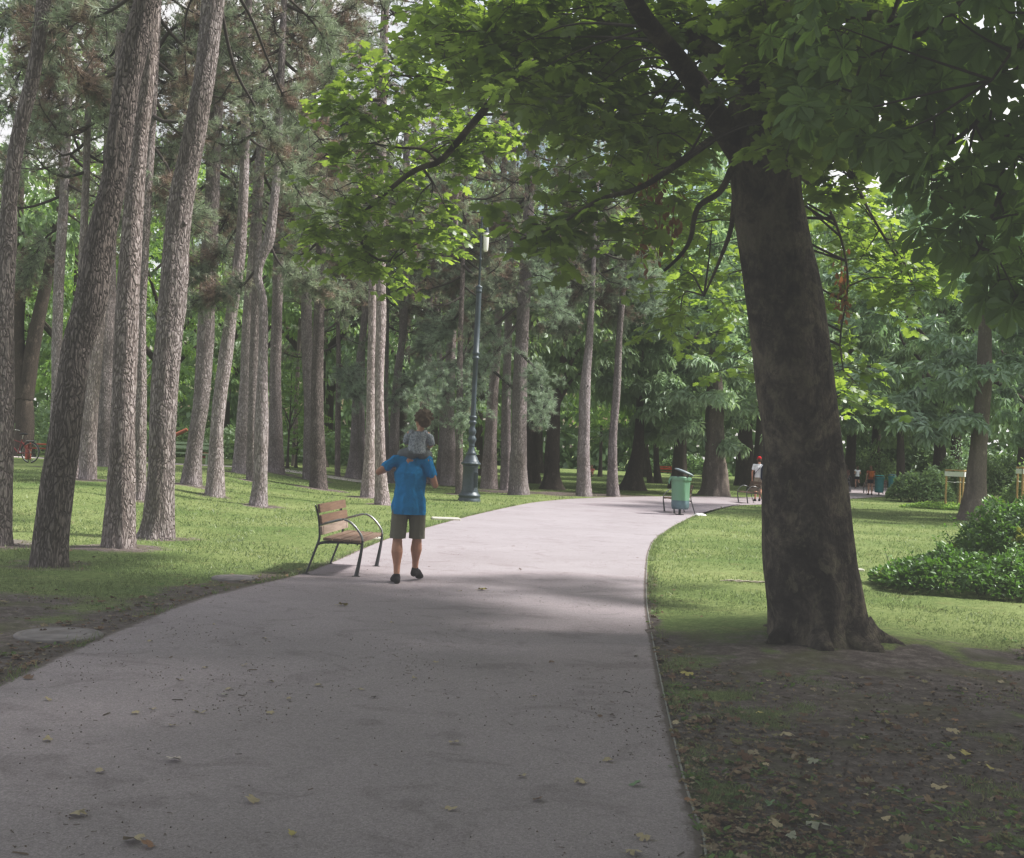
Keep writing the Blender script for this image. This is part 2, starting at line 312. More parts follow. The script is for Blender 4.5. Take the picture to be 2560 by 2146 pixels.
def build_path():
    t=np.r_[0,.008,.018,.035,.07,np.linspace(.12,.88,9),.93,.965,.982,.992,1]; n=len(Ls); K=len(t)
    wd_=np.linalg.norm(Ls-Rs,axis=1)[:,None]; ed=np.exp(-np.minimum(t,1-t)[None,:]*wd_/.08)
    X=Ls[:,None,:]*(1-t)[None,:,None]+Rs[:,None,:]*t[None,:,None]
    wob=(vnoise(X[...,1]*2.2,X[...,0]*0+5)-.5)*.05
    X[:,0,0]+=wob[:,0]
    Z=.006+.0*X[...,0]
    V=np.concatenate([X,Z[...,None]],-1).reshape(-1,3)
    i=np.arange(n-1)[:,None]*K; j=np.arange(K-1)[None,:]
    q=np.stack([i+j,i+j+1,i+K+j+1,i+K+j],-1).reshape(-1)
    me=mesh_arr('path',V,q,np.full((n-1)*(K-1),4),[path_mat()],smooth=True); a=me.attributes.new('edge','FLOAT','POINT'); a.data.foreach_set('value',ed.reshape(-1).astype(np.float32)); link('path',me,kind='structure')
    b=MB(); R2=spline(RE[:13],200); pts=np.c_[R2,np.zeros(len(R2))+.004]
    d=norm(np.gradient(pts,axis=0)); sd=np.stack([d[:,1],-d[:,0],0*d[:,0]],-1)
    prof=[(0,-.02),(0,.007),(.005,.009),(.011,.007),(.011,-.02)]
    V=np.stack([pts+sd*a+np.array([0,0,h]) for a,h in prof],1).reshape(-1,3); k=len(prof)
    i=np.arange(len(pts)-1)[:,None]*k; j=np.arange(k-1)[None,:]
    b.arr(V,np.stack([i+j,i+k+j,i+k+j+1,i+j+1],-1).reshape(-1),np.full((len(pts)-1)*(k-1),4))
    b.build('path_edging',simple('edging_steel',(.2,.2,.19),.6,.3,5),kind='structure')
    # far cross path on the left
    b=MB(); z=.46; V=[(-60,46.2,z),(-2,46.6,z*.0+.02),(-2,48.2,.02),(-60,48.4,z)]
    pts0=[np.array([x,46.3+.3*math.sin(x*.1)]) for x in np.linspace(-60,-5,40)]
    V=[]; 
    for p in pts0: V+= [(p[0],p[1],float(hz(p[0],p[1]))+.012),(p[0],p[1]+2.4,float(hz(p[0],p[1]+2.4))+.012)]
    b.faces(V,[[2*i,2*i+2,2*i+3,2*i+1] for i in range(39)]); b.build('gravel_path',simple('pale_gravel',(.42,.39,.37),.9,.15,4),kind='structure')
# ---------------------------------------------------------------- leaf templates
def fan(out,c=(0,.42,.03),droop=.25):
    V=[c]+[(x,y,-droop*(x*x+(y-.42)**2)) for x,y in out]; n=len(out)
    return V,[[0,1+i,1+(i+1)%n] for i in range(n)]
_h1=[(.2,-.05),(.48,.08),(.3,.27),(.58,.36),(.54,.62),(.25,.6),(.3,.8)]
MAPLE=fan([(0,.02)]+_h1+[(0,1.02)]+[(-x,y) for x,y in _h1[::-1]])
def palmate(n=7,L=1.,w=.19,droop=.35):
    V=[];Fs=[]
    for k in range(n):
        a=(k-(n-1)/2)*(2*math.pi/(n+.6)); l=L*(1-.32*abs(k-(n-1)/2)/((n-1)/2)); c,s=math.sin(a),math.cos(a)
        pr=[(0,0),(w*.35,.35),(w,.68),(w*.7,.88),(0,1),(-w*.7,.88),(-w,.68),(-w*.35,.35)]
        b=len(V)
        for x,y in pr: V.append((l*(y*c+x*s),l*(y*s-x*c),-droop*l*y*y+ (.05*abs(x)/w if w else 0)))
        Fs.append([b+i for i in range(5)]); Fs.append([b,b+4,b+5,b+6,b+7])
    return V,Fs
PALM=palmate(w=.27,droop=.28); PALM5=(lambda p:p)(None) or None
def palm_lo(n=5):
    V=[];Fs=[]
    for k in range(n):
        a=(k-(n-1)/2)*1.15; c,s=math.sin(a),math.cos(a); b=len(V); w=.2
        for x,y,z in((0,0,0),(w,.6,-.2),(0,1,-.55),(-w,.6,-.2)): V.append((y*c+x*s,y*s-x*c,z))
        Fs.append([b,b+1,b+2,b+3])
    return V,Fs
PALMLO=palm_lo()
LEAF=([(0,0,0),(.28,.35,-.03),(.2,.75,-.1),(0,1,-.2),(-.2,.75,-.1),(-.28,.35,-.03)],[[0,1,2,3],[0,3,4,5]])
def tuft(n=22,seed=1,w=.05):
    r=np.random.RandomState(seed); V=[];Fs=[]
    for k in range(n):
        t=r.uniform(-.35,.25); a=r.uniform(0,6.283); e=r.uniform(.25,1.25)   # splay from the shoot axis (+Y)
        d=np.array([math.cos(a)*math.sin(e),math.cos(e),math.sin(a)*math.sin(e)]); l=r.uniform(.75,1.05)
        s=norm(np.cross(d,r.normal(size=3)))*w*.5; p=np.array([0,t,0]); b=len(V)
        V+= [p-s,p+s,p+d*l]; Fs.append([b,b+1,b+2])
    return [tuple(v) for v in V],Fs
TUFTS=[tuft(24,s) for s in(1,2,3)]
# ---------------------------------------------------------------- trunks
def trunk_mesh(pts,rad,seg=20,step=.35,ridge=.0,name='trunk',m='pine',flare=0,knots=0,extra=None):
    pts=np.asarray(pts,float); Lg=np.linalg.norm(np.diff(pts,axis=0),axis=1).sum(); n=max(8,int(Lg/step))
    pr=spline(np.c_[pts,rad],n); p=pr[:,:3]; r=np.clip(pr[:,3],.012,None)
    sd=R_.uniform(0,50)
    def disp(a,i,pp):
        z=pp[:,2][:,None]; ca,sa=np.cos(a),np.sin(a)
        d=(vnoise(ca*2.2+sd,sa*2.2,z*.8)-.5)*.16
        if ridge: d=d+ridge*(2*abs(vnoise(ca*7+sd,sa*7,z*2.2)-.5)+.6*(vnoise(ca*16+sd,sa*16,z*6)-.5))
        if flare: 
            h=np.exp(-np.clip(z-pts[0,2],0,9)/.35); d=d+h*flare*(.5+.5*np.cos(a*5+sd+np.sin(a*2)*1.2))
        return d
    b=MB(); b.tube(p,r,seg,disp=disp,cap=True)
    for _ in range(knots):
        k=R_.randint(int(n*.25),n-2); a=R_.uniform(0,6.28); d=np.array([math.cos(a),math.sin(a),.1]); q=p[k]+d*r[k]*.85
        b.tube([q,q+d*r[k]*.35],[r[k]*.32,r[k]*.16],7)
    if extra: extra(b,p,r)
    return b.mesh(name,[MAT[m]])
def pinecrown(seed,H=8.5,Rm=2.6,z0=0,nb=34):
    global R_
    R_=np.random.RandomState(seed); b=MB(); PP=[];AX=[];NR=[]
    for k in range(nb):
        z=z0+H*(k/nb)**.85; a=k*2.4+R_.uniform(-.5,.5); l=Rm*(1-.62*(z/H)**1.3)*R_.uniform(.65,1.15); 
        d=np.array([math.cos(a),math.sin(a),0]); up=R_.uniform(-.12,.3) if z>H*.3 else R_.uniform(-.45,.1)
        tt=np.linspace(0,1,7)[:,None]; p=np.array([0,0,z])+d*l*tt+np.array([0,0,1.])*l*(up*tt-.18*np.sin(tt*3)+.15*tt**2)+rnd(7)*.05*tt
        b.tube(p,np.linspace(.05,.012,7)*(l/2.2),5,mi=0,cap=False)
        for s in range(int(5+l*5)):
            t=R_.uniform(.28,1.); q=p[min(6,int(t*6))]+(p[min(6,int(t*6)+1)]-p[min(6,int(t*6))])*((t*6)%1 if t<1 else 0)
            sd=norm(d*R_.uniform(.1,1)+rnd(1)[0]*.8+np.array([0,0,.25])); sl=R_.uniform(.25,.7)*(1.25-.6*t)
            e=q+sd*sl; b.tube([q,(q+e)/2+rnd(1)[0]*.03,e],[.014,.01,.006],3,mi=0,cap=False)
            for j in range(R_.randint(4,7)):
                f=R_.uniform(.35,1.05); c=q+(e-q)*f+rnd(1)[0]*.07
                PP.append(c); AX.append(norm(sd+rnd(1)[0]*.55+np.array([0,0,.3]))); NR.append(rnd(1)[0])
    PP,AX,NR=map(np.array,(PP,AX,NR)); T=R_.randint(0,3,len(PP))
    for k in range(3):
        s=T==k; b.inst(TUFTS[k],frames(AX[s],NR[s]),R_.uniform(.13,.2,s.sum()),PP[s],mi=1)
    return b.mesh('pine_crown',[MAT['twig'],MAT['needle']])
def deccrown(seed,leaf,mt,Rx=4.6,H=8.,nc=130,per=70,size=.22,low=.0):
    global R_
    R_=np.random.RandomState(seed); b=MB(); u=norm(rnd(nc)); rr=R_.uniform(.25,1,nc)**.45
    ph=R_.uniform(0,9,3); lump=.78+.45*vnoise(u[:,0]*1.7+ph[0],u[:,1]*1.7+ph[1],u[:,2]*1.7+ph[2])
    C=u*(rr*lump)[:,None]*np.array([Rx,Rx,H/2])+np.array([0,0,H/2]); C=C[C[:,2]>low-.3]; nc=len(C)
    cr=R_.uniform(.5,1.05,nc)
    ci=np.repeat(np.arange(nc),per); n=len(ci); v=norm(rnd(n)); v[:,2]=np.abs(v[:,2])*.9-.25
    p=C[ci]+v*np.array([1,1,.55])*cr[ci][:,None]*R_.uniform(.55,1.05,(n,1))
    out=norm(p-np.array([0,0,H*.4])); ax=norm(v*np.array([1,1,.2])+out*.4+rnd(n)*.35-np.array([0,0,.35])); nr=norm(v*.6+np.array([0,0,1.])+rnd(n)*.35)
    b.inst(leaf,frames(ax,nr),R_.uniform(.7,1.2,n)*size,p,mi=0)
    me=b.mesh('tree_crown',[MAT[mt]]); return me
def limbs_mesh(seed,H,r,zb,m='decbark',lean=(0,0)):
    global R_
    R_=np.random.RandomState(seed); b=MB(); n=16; t=np.linspace(0,1,n)
    p=np.c_[lean[0]*t**1.3+.15*np.sin(t*5+seed)*t,lean[1]*t,H*t-.1]; rad=r*(1-.75*t)*(1+.7*np.exp(-t*H/.35)); sd=seed*3.1
    b.tube(p,rad,18,disp=lambda a,i,pp:(vnoise(np.cos(a)*2+sd,np.sin(a)*2,pp[:,2][:,None])-.5)*.22+np.exp(-np.clip(pp[:,2][:,None],0,9)/.5)*.25*np.cos(a*5+sd))
    for k in range(9):
        i=int(n*(zb/H)*.8)+k%5+1; i=min(i,n-3); a=k*2.4+seed; l=R_.uniform(2,3.8)
        tt=np.linspace(0,1,6)[:,None]; d=np.array([math.cos(a),math.sin(a),0]); q=p[i]+d*l*tt+np.array([0,0,1.])*l*(.75*tt-.15*tt**2)+rnd(6)*.1*tt
        b.tube(q,np.linspace(rad[i]*.5,.03,6),7,cap=False)
    return b.mesh('trunk',[MAT[m]])
# ---------------------------------------------------------------- main tree (positions first, ground needs them)
TB=G(2045,1600)
MTR=[(2058,1614,284),(2044,1572,240),(2036,1500,226),(2022,1400,222),(2014,1280,212),(2004,1100,194),(1984,930,200),(1962,760,196),(1938,620,180),(1918,500,172),(1910,400,176),(1908,300,176),(1912,180,150),(1915,60,128),(1918,-60,112),(1925,-250,95),(1930,-500,70)]
PINES=[ # label, points (x,y,width px), crown height, colour
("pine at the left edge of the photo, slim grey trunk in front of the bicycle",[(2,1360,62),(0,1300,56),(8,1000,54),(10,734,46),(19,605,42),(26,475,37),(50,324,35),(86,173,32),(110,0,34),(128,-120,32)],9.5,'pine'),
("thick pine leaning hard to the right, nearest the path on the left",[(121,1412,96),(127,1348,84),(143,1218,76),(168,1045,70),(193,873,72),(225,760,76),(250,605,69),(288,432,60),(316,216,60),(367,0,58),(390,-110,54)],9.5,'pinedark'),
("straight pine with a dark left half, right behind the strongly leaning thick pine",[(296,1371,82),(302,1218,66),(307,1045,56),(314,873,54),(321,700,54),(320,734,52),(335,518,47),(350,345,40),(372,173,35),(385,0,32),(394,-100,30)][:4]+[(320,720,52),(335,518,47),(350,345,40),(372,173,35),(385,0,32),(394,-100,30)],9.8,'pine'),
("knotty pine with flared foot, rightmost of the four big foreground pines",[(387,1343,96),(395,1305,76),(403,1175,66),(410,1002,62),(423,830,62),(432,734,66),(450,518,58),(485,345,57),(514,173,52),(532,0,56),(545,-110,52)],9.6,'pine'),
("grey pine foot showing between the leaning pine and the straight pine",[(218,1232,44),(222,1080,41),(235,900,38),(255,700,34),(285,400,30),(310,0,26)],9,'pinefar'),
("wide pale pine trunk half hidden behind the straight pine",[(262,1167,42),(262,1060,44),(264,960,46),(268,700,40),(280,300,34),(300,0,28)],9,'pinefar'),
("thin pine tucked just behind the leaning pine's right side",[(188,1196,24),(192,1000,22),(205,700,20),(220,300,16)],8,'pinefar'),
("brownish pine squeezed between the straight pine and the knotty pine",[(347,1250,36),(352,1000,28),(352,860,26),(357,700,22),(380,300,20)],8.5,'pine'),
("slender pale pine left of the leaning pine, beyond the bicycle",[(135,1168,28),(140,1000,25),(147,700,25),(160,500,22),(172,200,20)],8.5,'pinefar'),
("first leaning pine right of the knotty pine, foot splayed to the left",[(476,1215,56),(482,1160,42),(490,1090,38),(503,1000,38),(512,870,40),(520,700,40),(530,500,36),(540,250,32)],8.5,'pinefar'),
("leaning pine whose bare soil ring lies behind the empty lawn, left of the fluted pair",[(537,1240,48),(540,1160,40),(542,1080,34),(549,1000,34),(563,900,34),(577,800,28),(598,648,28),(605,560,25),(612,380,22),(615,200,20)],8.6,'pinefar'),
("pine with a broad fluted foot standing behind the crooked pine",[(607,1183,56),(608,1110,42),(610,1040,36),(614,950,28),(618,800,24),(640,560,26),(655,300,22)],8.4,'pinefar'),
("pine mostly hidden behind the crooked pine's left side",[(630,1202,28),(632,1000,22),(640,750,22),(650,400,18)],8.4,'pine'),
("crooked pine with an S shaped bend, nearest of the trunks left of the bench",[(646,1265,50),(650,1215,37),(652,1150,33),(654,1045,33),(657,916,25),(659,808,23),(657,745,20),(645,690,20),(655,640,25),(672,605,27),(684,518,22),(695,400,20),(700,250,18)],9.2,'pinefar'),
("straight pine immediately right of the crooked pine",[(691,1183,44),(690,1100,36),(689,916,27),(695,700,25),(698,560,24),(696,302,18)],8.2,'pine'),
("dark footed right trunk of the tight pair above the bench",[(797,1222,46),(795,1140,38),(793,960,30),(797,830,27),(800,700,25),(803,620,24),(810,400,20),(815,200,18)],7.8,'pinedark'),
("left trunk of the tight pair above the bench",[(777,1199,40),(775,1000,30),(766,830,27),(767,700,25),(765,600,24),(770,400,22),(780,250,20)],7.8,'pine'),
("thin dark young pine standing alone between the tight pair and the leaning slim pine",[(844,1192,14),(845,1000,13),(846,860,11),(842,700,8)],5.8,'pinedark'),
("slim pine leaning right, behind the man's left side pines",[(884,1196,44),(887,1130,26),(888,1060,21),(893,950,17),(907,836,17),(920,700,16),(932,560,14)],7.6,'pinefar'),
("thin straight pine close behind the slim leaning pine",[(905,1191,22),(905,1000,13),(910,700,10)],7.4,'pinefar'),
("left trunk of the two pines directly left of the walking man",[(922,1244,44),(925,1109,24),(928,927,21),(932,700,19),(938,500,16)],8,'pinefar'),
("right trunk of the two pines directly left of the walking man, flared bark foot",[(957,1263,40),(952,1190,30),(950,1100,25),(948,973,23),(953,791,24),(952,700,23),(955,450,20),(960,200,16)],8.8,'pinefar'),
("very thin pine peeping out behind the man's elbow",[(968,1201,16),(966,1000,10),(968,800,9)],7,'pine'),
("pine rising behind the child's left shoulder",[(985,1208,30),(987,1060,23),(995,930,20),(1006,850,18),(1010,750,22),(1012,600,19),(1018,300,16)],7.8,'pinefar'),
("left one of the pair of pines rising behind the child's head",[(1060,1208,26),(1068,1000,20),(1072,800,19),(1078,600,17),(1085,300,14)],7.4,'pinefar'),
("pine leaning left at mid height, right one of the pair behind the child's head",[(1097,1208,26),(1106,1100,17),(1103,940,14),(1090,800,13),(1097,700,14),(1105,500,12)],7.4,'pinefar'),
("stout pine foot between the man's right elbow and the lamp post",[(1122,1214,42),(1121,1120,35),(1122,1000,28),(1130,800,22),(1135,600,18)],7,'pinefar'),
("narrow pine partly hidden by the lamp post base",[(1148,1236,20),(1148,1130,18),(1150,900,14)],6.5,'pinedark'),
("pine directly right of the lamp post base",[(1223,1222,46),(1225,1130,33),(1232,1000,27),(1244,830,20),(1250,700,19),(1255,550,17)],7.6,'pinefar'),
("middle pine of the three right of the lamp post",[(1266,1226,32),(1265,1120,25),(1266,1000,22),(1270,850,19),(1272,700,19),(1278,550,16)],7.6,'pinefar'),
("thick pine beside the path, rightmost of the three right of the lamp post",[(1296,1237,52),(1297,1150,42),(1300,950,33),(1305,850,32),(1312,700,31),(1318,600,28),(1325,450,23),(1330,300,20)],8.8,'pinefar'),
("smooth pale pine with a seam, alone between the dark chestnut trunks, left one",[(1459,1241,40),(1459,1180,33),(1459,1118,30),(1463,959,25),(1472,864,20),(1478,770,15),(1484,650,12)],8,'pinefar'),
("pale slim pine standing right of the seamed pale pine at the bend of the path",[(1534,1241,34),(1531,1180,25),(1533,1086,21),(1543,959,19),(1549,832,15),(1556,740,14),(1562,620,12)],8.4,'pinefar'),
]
def px_path(pts,Yd=None):
    b=G(pts[0][0],pts[0][1]); Y=b[1]; s=F/Y
    q=[b+np.array([0,0,-.12])]+[P(x,y,Y) for x,y,w in pts[1:]]
    r=[pts[0][2]/2/s]+[w/2/s for x,y,w in pts[1:]]; return b,q,r
PB=[px_path(p[1]) for p in PINES]
PINEB=[(b[0],b[1],r[0]) for b,q,r in PB]
build_ground(); build_path()
CROWNS=[pinecrown(s,H=8.5+.8*(s%3),Rm=2.3+.3*(s%2)) for s in(11,12,13,14)]
for i,((lab,pp,hc,m),(b,q,r)) in enumerate(zip(PINES,PB)):
    R_=np.random.RandomState(100+i)
    hc=hc*1.0; near=b[1]<24
    top=q[-1]; d=norm(np.array(q[-1])-np.array(q[-2])); d=norm(d*np.array([.5,.3,1])); k=0
    while top[2]<hc+7.5:
        top=top+d*1.6; d=norm(d*np.array([.75,.75,1])); q.append(top); r.append(max(.05,r[-1]*.88))
    root=empty('pine_tree',tuple(b),label=lab,cat='pine tree',group='pines on the left lawn')
    ql=np.array(q)-b
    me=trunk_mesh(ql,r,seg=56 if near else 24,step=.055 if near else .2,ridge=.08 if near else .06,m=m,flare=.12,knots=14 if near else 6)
    link('trunk',me,root)
    zi=np.array([p[2] for p in q]); j=np.array(q); cx=np.interp(hc,zi,j[:,0]); cy=np.interp(hc,zi,j[:,1])
    c=link('crown',CROWNS[i%4],root,loc=(cx-b[0],cy-b[1],hc-b[2])); c.rotation_euler=(0,0,i*1.7); s=.85+.3*((i*37)%10)/10; c.scale=(s,s,.95)
# boughs with needles hanging into the picture
def bough(name,pts,Y,r0,root,b,spread=.6,n=60,mt='needle',start=.35,seed=0,dY=0,size=(.13,.2)):
    global R_
    R_=np.random.RandomState(seed+500); m=len(pts)
    q=np.array([P(x,y,Y+dY*i/(m-1)) for i,(x,y) in enumerate(pts)])-b; p=spline(q,24); mb=MB(); mb.tube(p,np.linspace(r0,.008,24),7,cap=False)
    PP=[];AX=[]
    for k in range(n):
        t=R_.uniform(start,1)**.8; i=min(22,int(t*23)); c=p[i]; d=norm(p[i+1]-p[i]); sd=norm(d*.7+rnd(1)[0]*.75+np.array([0,0,.1])); l=R_.uniform(.25,1)*spread
        e=c+sd*l; mb.tube([c,(c+e)/2+rnd(1)[0]*.03,e],[.011,.008,.005],3,cap=False)
        for j in range(R_.randint(5,9)):
            f=R_.uniform(.3,1.05); PP.append(c+(e-c)*f+rnd(1)[0]*.07); AX.append(norm(sd+rnd(1)[0]*.6+np.array([0,0,.15])))
    PP=np.array(PP);AX=np.array(AX);T=R_.randint(0,3,len(PP))
    for k in range(3):
        s=T==k; mb.inst(TUFTS[k],frames(AX[s],rnd(s.sum())),R_.uniform(size[0],size[1],s.sum()),PP[s],mi=1)
    mb.build(name,[MAT['twig'],MAT[mt]],root)
ROOTS=[o for o in COL.objects if o.name.startswith('pine_tree')]
def bg(i,pts,dY0,r0,**k):
    b=PB[i][0]; bough('branch',pts,b[1]+dY0,r0,ROOTS[i],b,seed=i*7+len(pts)+int(pts[-1][0]),**k)
# from the knotty foreground pine, drooping right
bg(3,[(545,-60),(560,60),(590,180),(645,280),(700,400),(760,500),(810,560)],.2,.035,spread=.55,n=46,start=.45,dY=2)
bg(3,[(540,-90),(620,30),(670,150),(720,260),(800,350),(830,420)],.2,.03,spread=.6,n=50,start=.4,dY=3)
bg(3,[(540,-120),(700,-20),(800,80),(830,170),(800,230)],.3,.03,spread=.7,n=60,start=.35,dY=4)
bg(3,[(520,-60),(470,20),(462,120),(470,230)],.3,.022,spread=.4,n=14,start=.6,dY=1)
bg(1,[(380,-60),(330,-10),(250,40),(150,60),(90,120)],.2,.03,spread=.8,n=60,start=.3,dY=3)
bg(0,[(120,-20),(130,60),(170,150),(230,220),(270,290)],.2,.02,spread=.5,n=34,start=.5,dY=2)
bg(4,[(300,60),(220,80),(150,150),(120,250),(110,340)],.2,.05,spread=1.1,n=90,start=.25,dY=-1)
bg(5,[(290,150),(200,260),(150,380),(170,470)],-.5,.05,spread=1.2,n=90,start=.25,dY=-2)
bg(7,[(370,350),(420,420),(440,500),(480,560)],.2,.04,spread=1.,n=60,start=.3)
bg(10,[(600,560),(560,620),(520,660),(480,690)],.2,.035,spread=.8,n=70,start=.25)
bg(11,[(640,560),(560,480),(500,520),(470,600)],.2,.04,spread=1.,n=70,start=.25)
bg(13,[(670,600),(700,660),(760,710),(850,735)],.3,.035,spread=.6,n=70,start=.25)
bg(13,[(650,660),(600,720),(530,740),(470,760)],.3,.035,spread=.65,n=80,start=.2)
bg(15,[(805,500),(860,560),(880,700),(850,800)],.2,.04,spread=.8,n=60,start=.3)
bg(8,[(165,420),(230,450),(290,520),(330,600)],-1,.04,spread=1.1,n=80,start=.2)
bg(8,[(160,560),(110,600),(80,660),(60,720)],.5,.04,spread=1.1,n=80,start=.2)
bg(9,[(540,280),(470,330),(430,400),(400,500)],.5,.05,spread=1.2,n=100,start=.15)
bg(9,[(535,420),(590,470),(560,560),(520,620)],.5,.05,spread=1.1,n=90,start=.15)
bg(11,[(655,320),(720,360),(760,440),(740,520)],.5,.05,spread=1.2,n=90,start=.15)
bg(15,[(812,300),(760,330),(720,420)],.5,.05,spread=1.2,n=90,start=.15)
bg(4,[(290,300),(340,350),(380,440),(420,520)],.5,.05,spread=1.2,n=90,start=.2)
bg(5,[(290,200),(360,150),(440,180),(500,260)],.8,.05,spread=1.3,n=100,start=.2)
bg(7,[(375,150),(450,60),(560,90),(640,160)],1,.05,spread=1.4,n=120,start=.2)
bg(21,[(958,250),(900,260),(860,340),(880,420)],.5,.05,spread=1.2,n=100,start=.15)
bg(8,[(170,150),(110,110),(50,180),(20,290)],.5,.05,spread=1.3,n=110,start=.15)
bg(8,[(165,330),(110,300),(50,360),(10,450)],.5,.05,spread=1.2,n=100,start=.15)
bg(6,[(222,140),(150,40),(60,20),(0,70)],.5,.05,spread=1.3,n=120,start=.15)
bg(4,[(300,-50),(370,40),(430,130),(440,260)],.5,.05,spread=1.2,n=110,start=.15)
bg(10,[(618,120),(540,60),(470,120)],.5,.05,spread=1.3,n=110,start=.1)
bg(13,[(700,150),(760,60),(850,60),(900,140)],.5,.05,spread=1.3,n=130,start=.1)
bg(23,[(1018,300),(1080,250),(1150,300)],.5,.05,spread=1.2,n=100,start=.15)
MORE=[(22,[(955,520),(900,560),(860,640),(830,720)]),(21,[(938,500),(1000,520),(1040,600)]),(24,[(1082,420),(1020,460),(970,540),(960,620)]),(24,[(1078,560),(1130,560),(1180,620)]),(25,[(1103,540),(1060,600),(1030,700),(1020,780)]),(29,[(1275,600),(1210,600),(1150,650),(1120,760)]),(29,[(1272,700),(1220,760),(1180,850)]),
 (27,[(1150,920),(1190,800),(1230,720),(1290,680)]),(30,[(1320,540),(1380,560),(1420,640),(1430,720)]),(30,[(1316,600),(1360,700),(1400,780)]),(31,[(1480,700),(1440,740),(1400,820)]),(31,[(1478,760),(1520,740),(1550,800)]),(32,[(1556,700),(1600,700),(1640,760)]),(32,[(1556,640),(1500,640),(1450,700)]),(32,[(1560,480),(1480,440),(1400,420)]),(30,[(1332,260),(1400,300),(1470,380)]),
 (23,[(1012,620),(960,660),(920,740)]),(28,[(1250,700),(1310,740),(1350,820)]),(26,[(1130,800),(1090,820),(1050,880)]),(18,[(925,600),(880,620),(850,700)]),(15,[(803,600),(850,640),(880,720)]),(17,[(844,900),(870,940),(900,1000)])]
for k,(i,pts) in enumerate(MORE): bg(i,pts,.2 if k%2 else -.6,.05,spread=1.15,n=95,start=.12,dY=(-2,1,2)[k%3],mt='needle' if k%3 else 'needleyoung',size=(.16,.24))
# the low, wide needle mass behind the child and the lamp post
LOW=[(30,[(1300,880),(1340,930),(1360,1000),(1350,1060)],-.4,.9,80,-1.5),(30,[(1300,760),(1220,830),(1150,900),(1080,960),(1040,1040)],-.3,1.1,130,-3),
 (30,[(1300,800),(1230,900),(1180,980),(1150,1060)],-.5,1.,110,-2.5),(30,[(1300,700),(1210,740),(1140,800),(1090,860)],-.2,.9,100,-1),(28,[(1240,860),(1180,930),(1110,990),(1060,1080)],-.5,1.,110,-3),
 (28,[(1236,930),(1290,980),(1320,1030),(1370,1020)],-.8,.8,80,-3),(26,[(1125,880),(1060,940),(1010,960),(975,1010)],-.4,.9,80,-1.5),(26,[(1122,960),(1080,1020),(1040,1080),(1020,1120)],-1,.8,80,-2.5),(30,[(1310,640),(1350,680),(1380,760)],-.2,.9,60,1)]
for k,(i,pts,d0,sp,n,dy) in enumerate(LOW): bg(i,pts,d0,.06,spread=sp,n=n,start=.15,dY=dy,mt='needleyoung',size=(.15,.22))
for k,(i,pts,d0,sp,n,dy) in enumerate([(30,[(1325,480),(1260,560),(1200,680),(1120,720)],0,.9,100,2),(30,[(1325,420),(1400,470),(1440,560),(1470,640)],0,1.2,110,2),(31,[(1484,640),(1420,600),(1380,640),(1360,720)],0,1.1,90,2),
    (31,[(1484,600),(1530,560),(1580,620),(1600,700)],0,1.2,100,2),(32,[(1562,600),(1500,560),(1450,600)],0,1.,80,1),(32,[(1562,560),(1620,520),(1650,600)],0,1.1,80,0),(30,[(1330,300),(1260,330),(1180,420)],0,1.1,110,1),(28,[(1255,550),(1200,600),(1150,680),(1110,700)],0,1.,100,0)]):
    bg(i,pts,d0,.05,spread=sp,n=n,start=.15,dY=dy,mt='needle',size=(.16,.24))
# ---------------------------------------------------------------- deciduous background trees
R_=np.random.RandomState(5)
DC={}
for k,(leaf,mt,nc,per,sz) in {'mid':(LEAF,'decmid',100,62,.28),'light':(LEAF,'declight',95,60,.28),'dark':(LEAF,'decdark',105,62,.29),'palm':(PALMLO,'chestgrey',105,34,.34),'palmd':(PALMLO,'decmid',105,34,.34),'palmg':(PALMLO,'chestgreen',105,34,.34)}.items():
    DC[k]=[deccrown(31+7*j+len(k),leaf,mt,nc=nc,per=per,size=sz) for j in range(2)]
LM={k:[limbs_mesh(5+j,7.5,.34,2.5,k) for j in range(2)] for k in('decbark',)}
def dtree(px,Y,kind,hb,Hc,Rc,lab,i=0,grp=None,tr=1.,own=None,zs=1.,name='deciduous_tree',yoff=0):
    p=P(px,1130,Y); x=p[0]; z=float(hz(x,Y)); root=empty(name,(x,Y,z),label=lab,cat='tree',group=grp or 'background trees')
    if own is None:
        t=link('trunk',LM['decbark'][i%2],root); t.scale=(tr,tr,(hb+Hc*.75)/7.5); t.rotation_euler=(0,0,i*1.3)
    c=link('crown',DC[kind][i%2],root,loc=(0,0,hb)); c.scale=(Rc/4.6,Rc/4.6,Hc/8); c.rotation_euler=(0,0,i*2.1+.3)
    return root,z
far='tree of the wood standing far behind the lawn'
# trees whose own trunk shows in the photo
def ptrunk(pts,m='decbark',extra=None,seg=28,flare=.25,ridge=.05,hb=3,Hc=12,Rc=5,kind='dark',lab='',i=0,cdx=0,name='deciduous_tree',top=7,grp='trees behind the bend of the path'):
    global R_
    b,q,r=px_path(pts); R_=np.random.RandomState(900+i)
    d=norm(np.array(q[-1])-np.array(q[-2])); t=q[-1]
    while t[2]<top: t=t+d; q.append(t); r.append(r[-1]*.85)
    root=empty(name,tuple(b),label=lab,cat='tree',group=grp)
    link('trunk',trunk_mesh(np.array(q)-b,r,seg=seg,step=.15,ridge=ridge,m=m,flare=flare,extra=extra),root)
    c=link('crown',DC[kind][i%2],root,loc=(t[0]-b[0]+cdx,t[1]-b[1]+.5,hb)); c.scale=(Rc/4.6,Rc/4.6,Hc/8); c.rotation_euler=(0,0,i*1.9)
    return root,b
def lim(b0,lst):
    def f(b,p,r):
        for pts,w0,w1 in lst:
            q=np.array([P(x,y,b0[1]) for x,y in pts])-b0; b.tube(spline(q,14),np.linspace(w0,w1,14),9,cap=False)
    return f
bm=G(1380,1224)
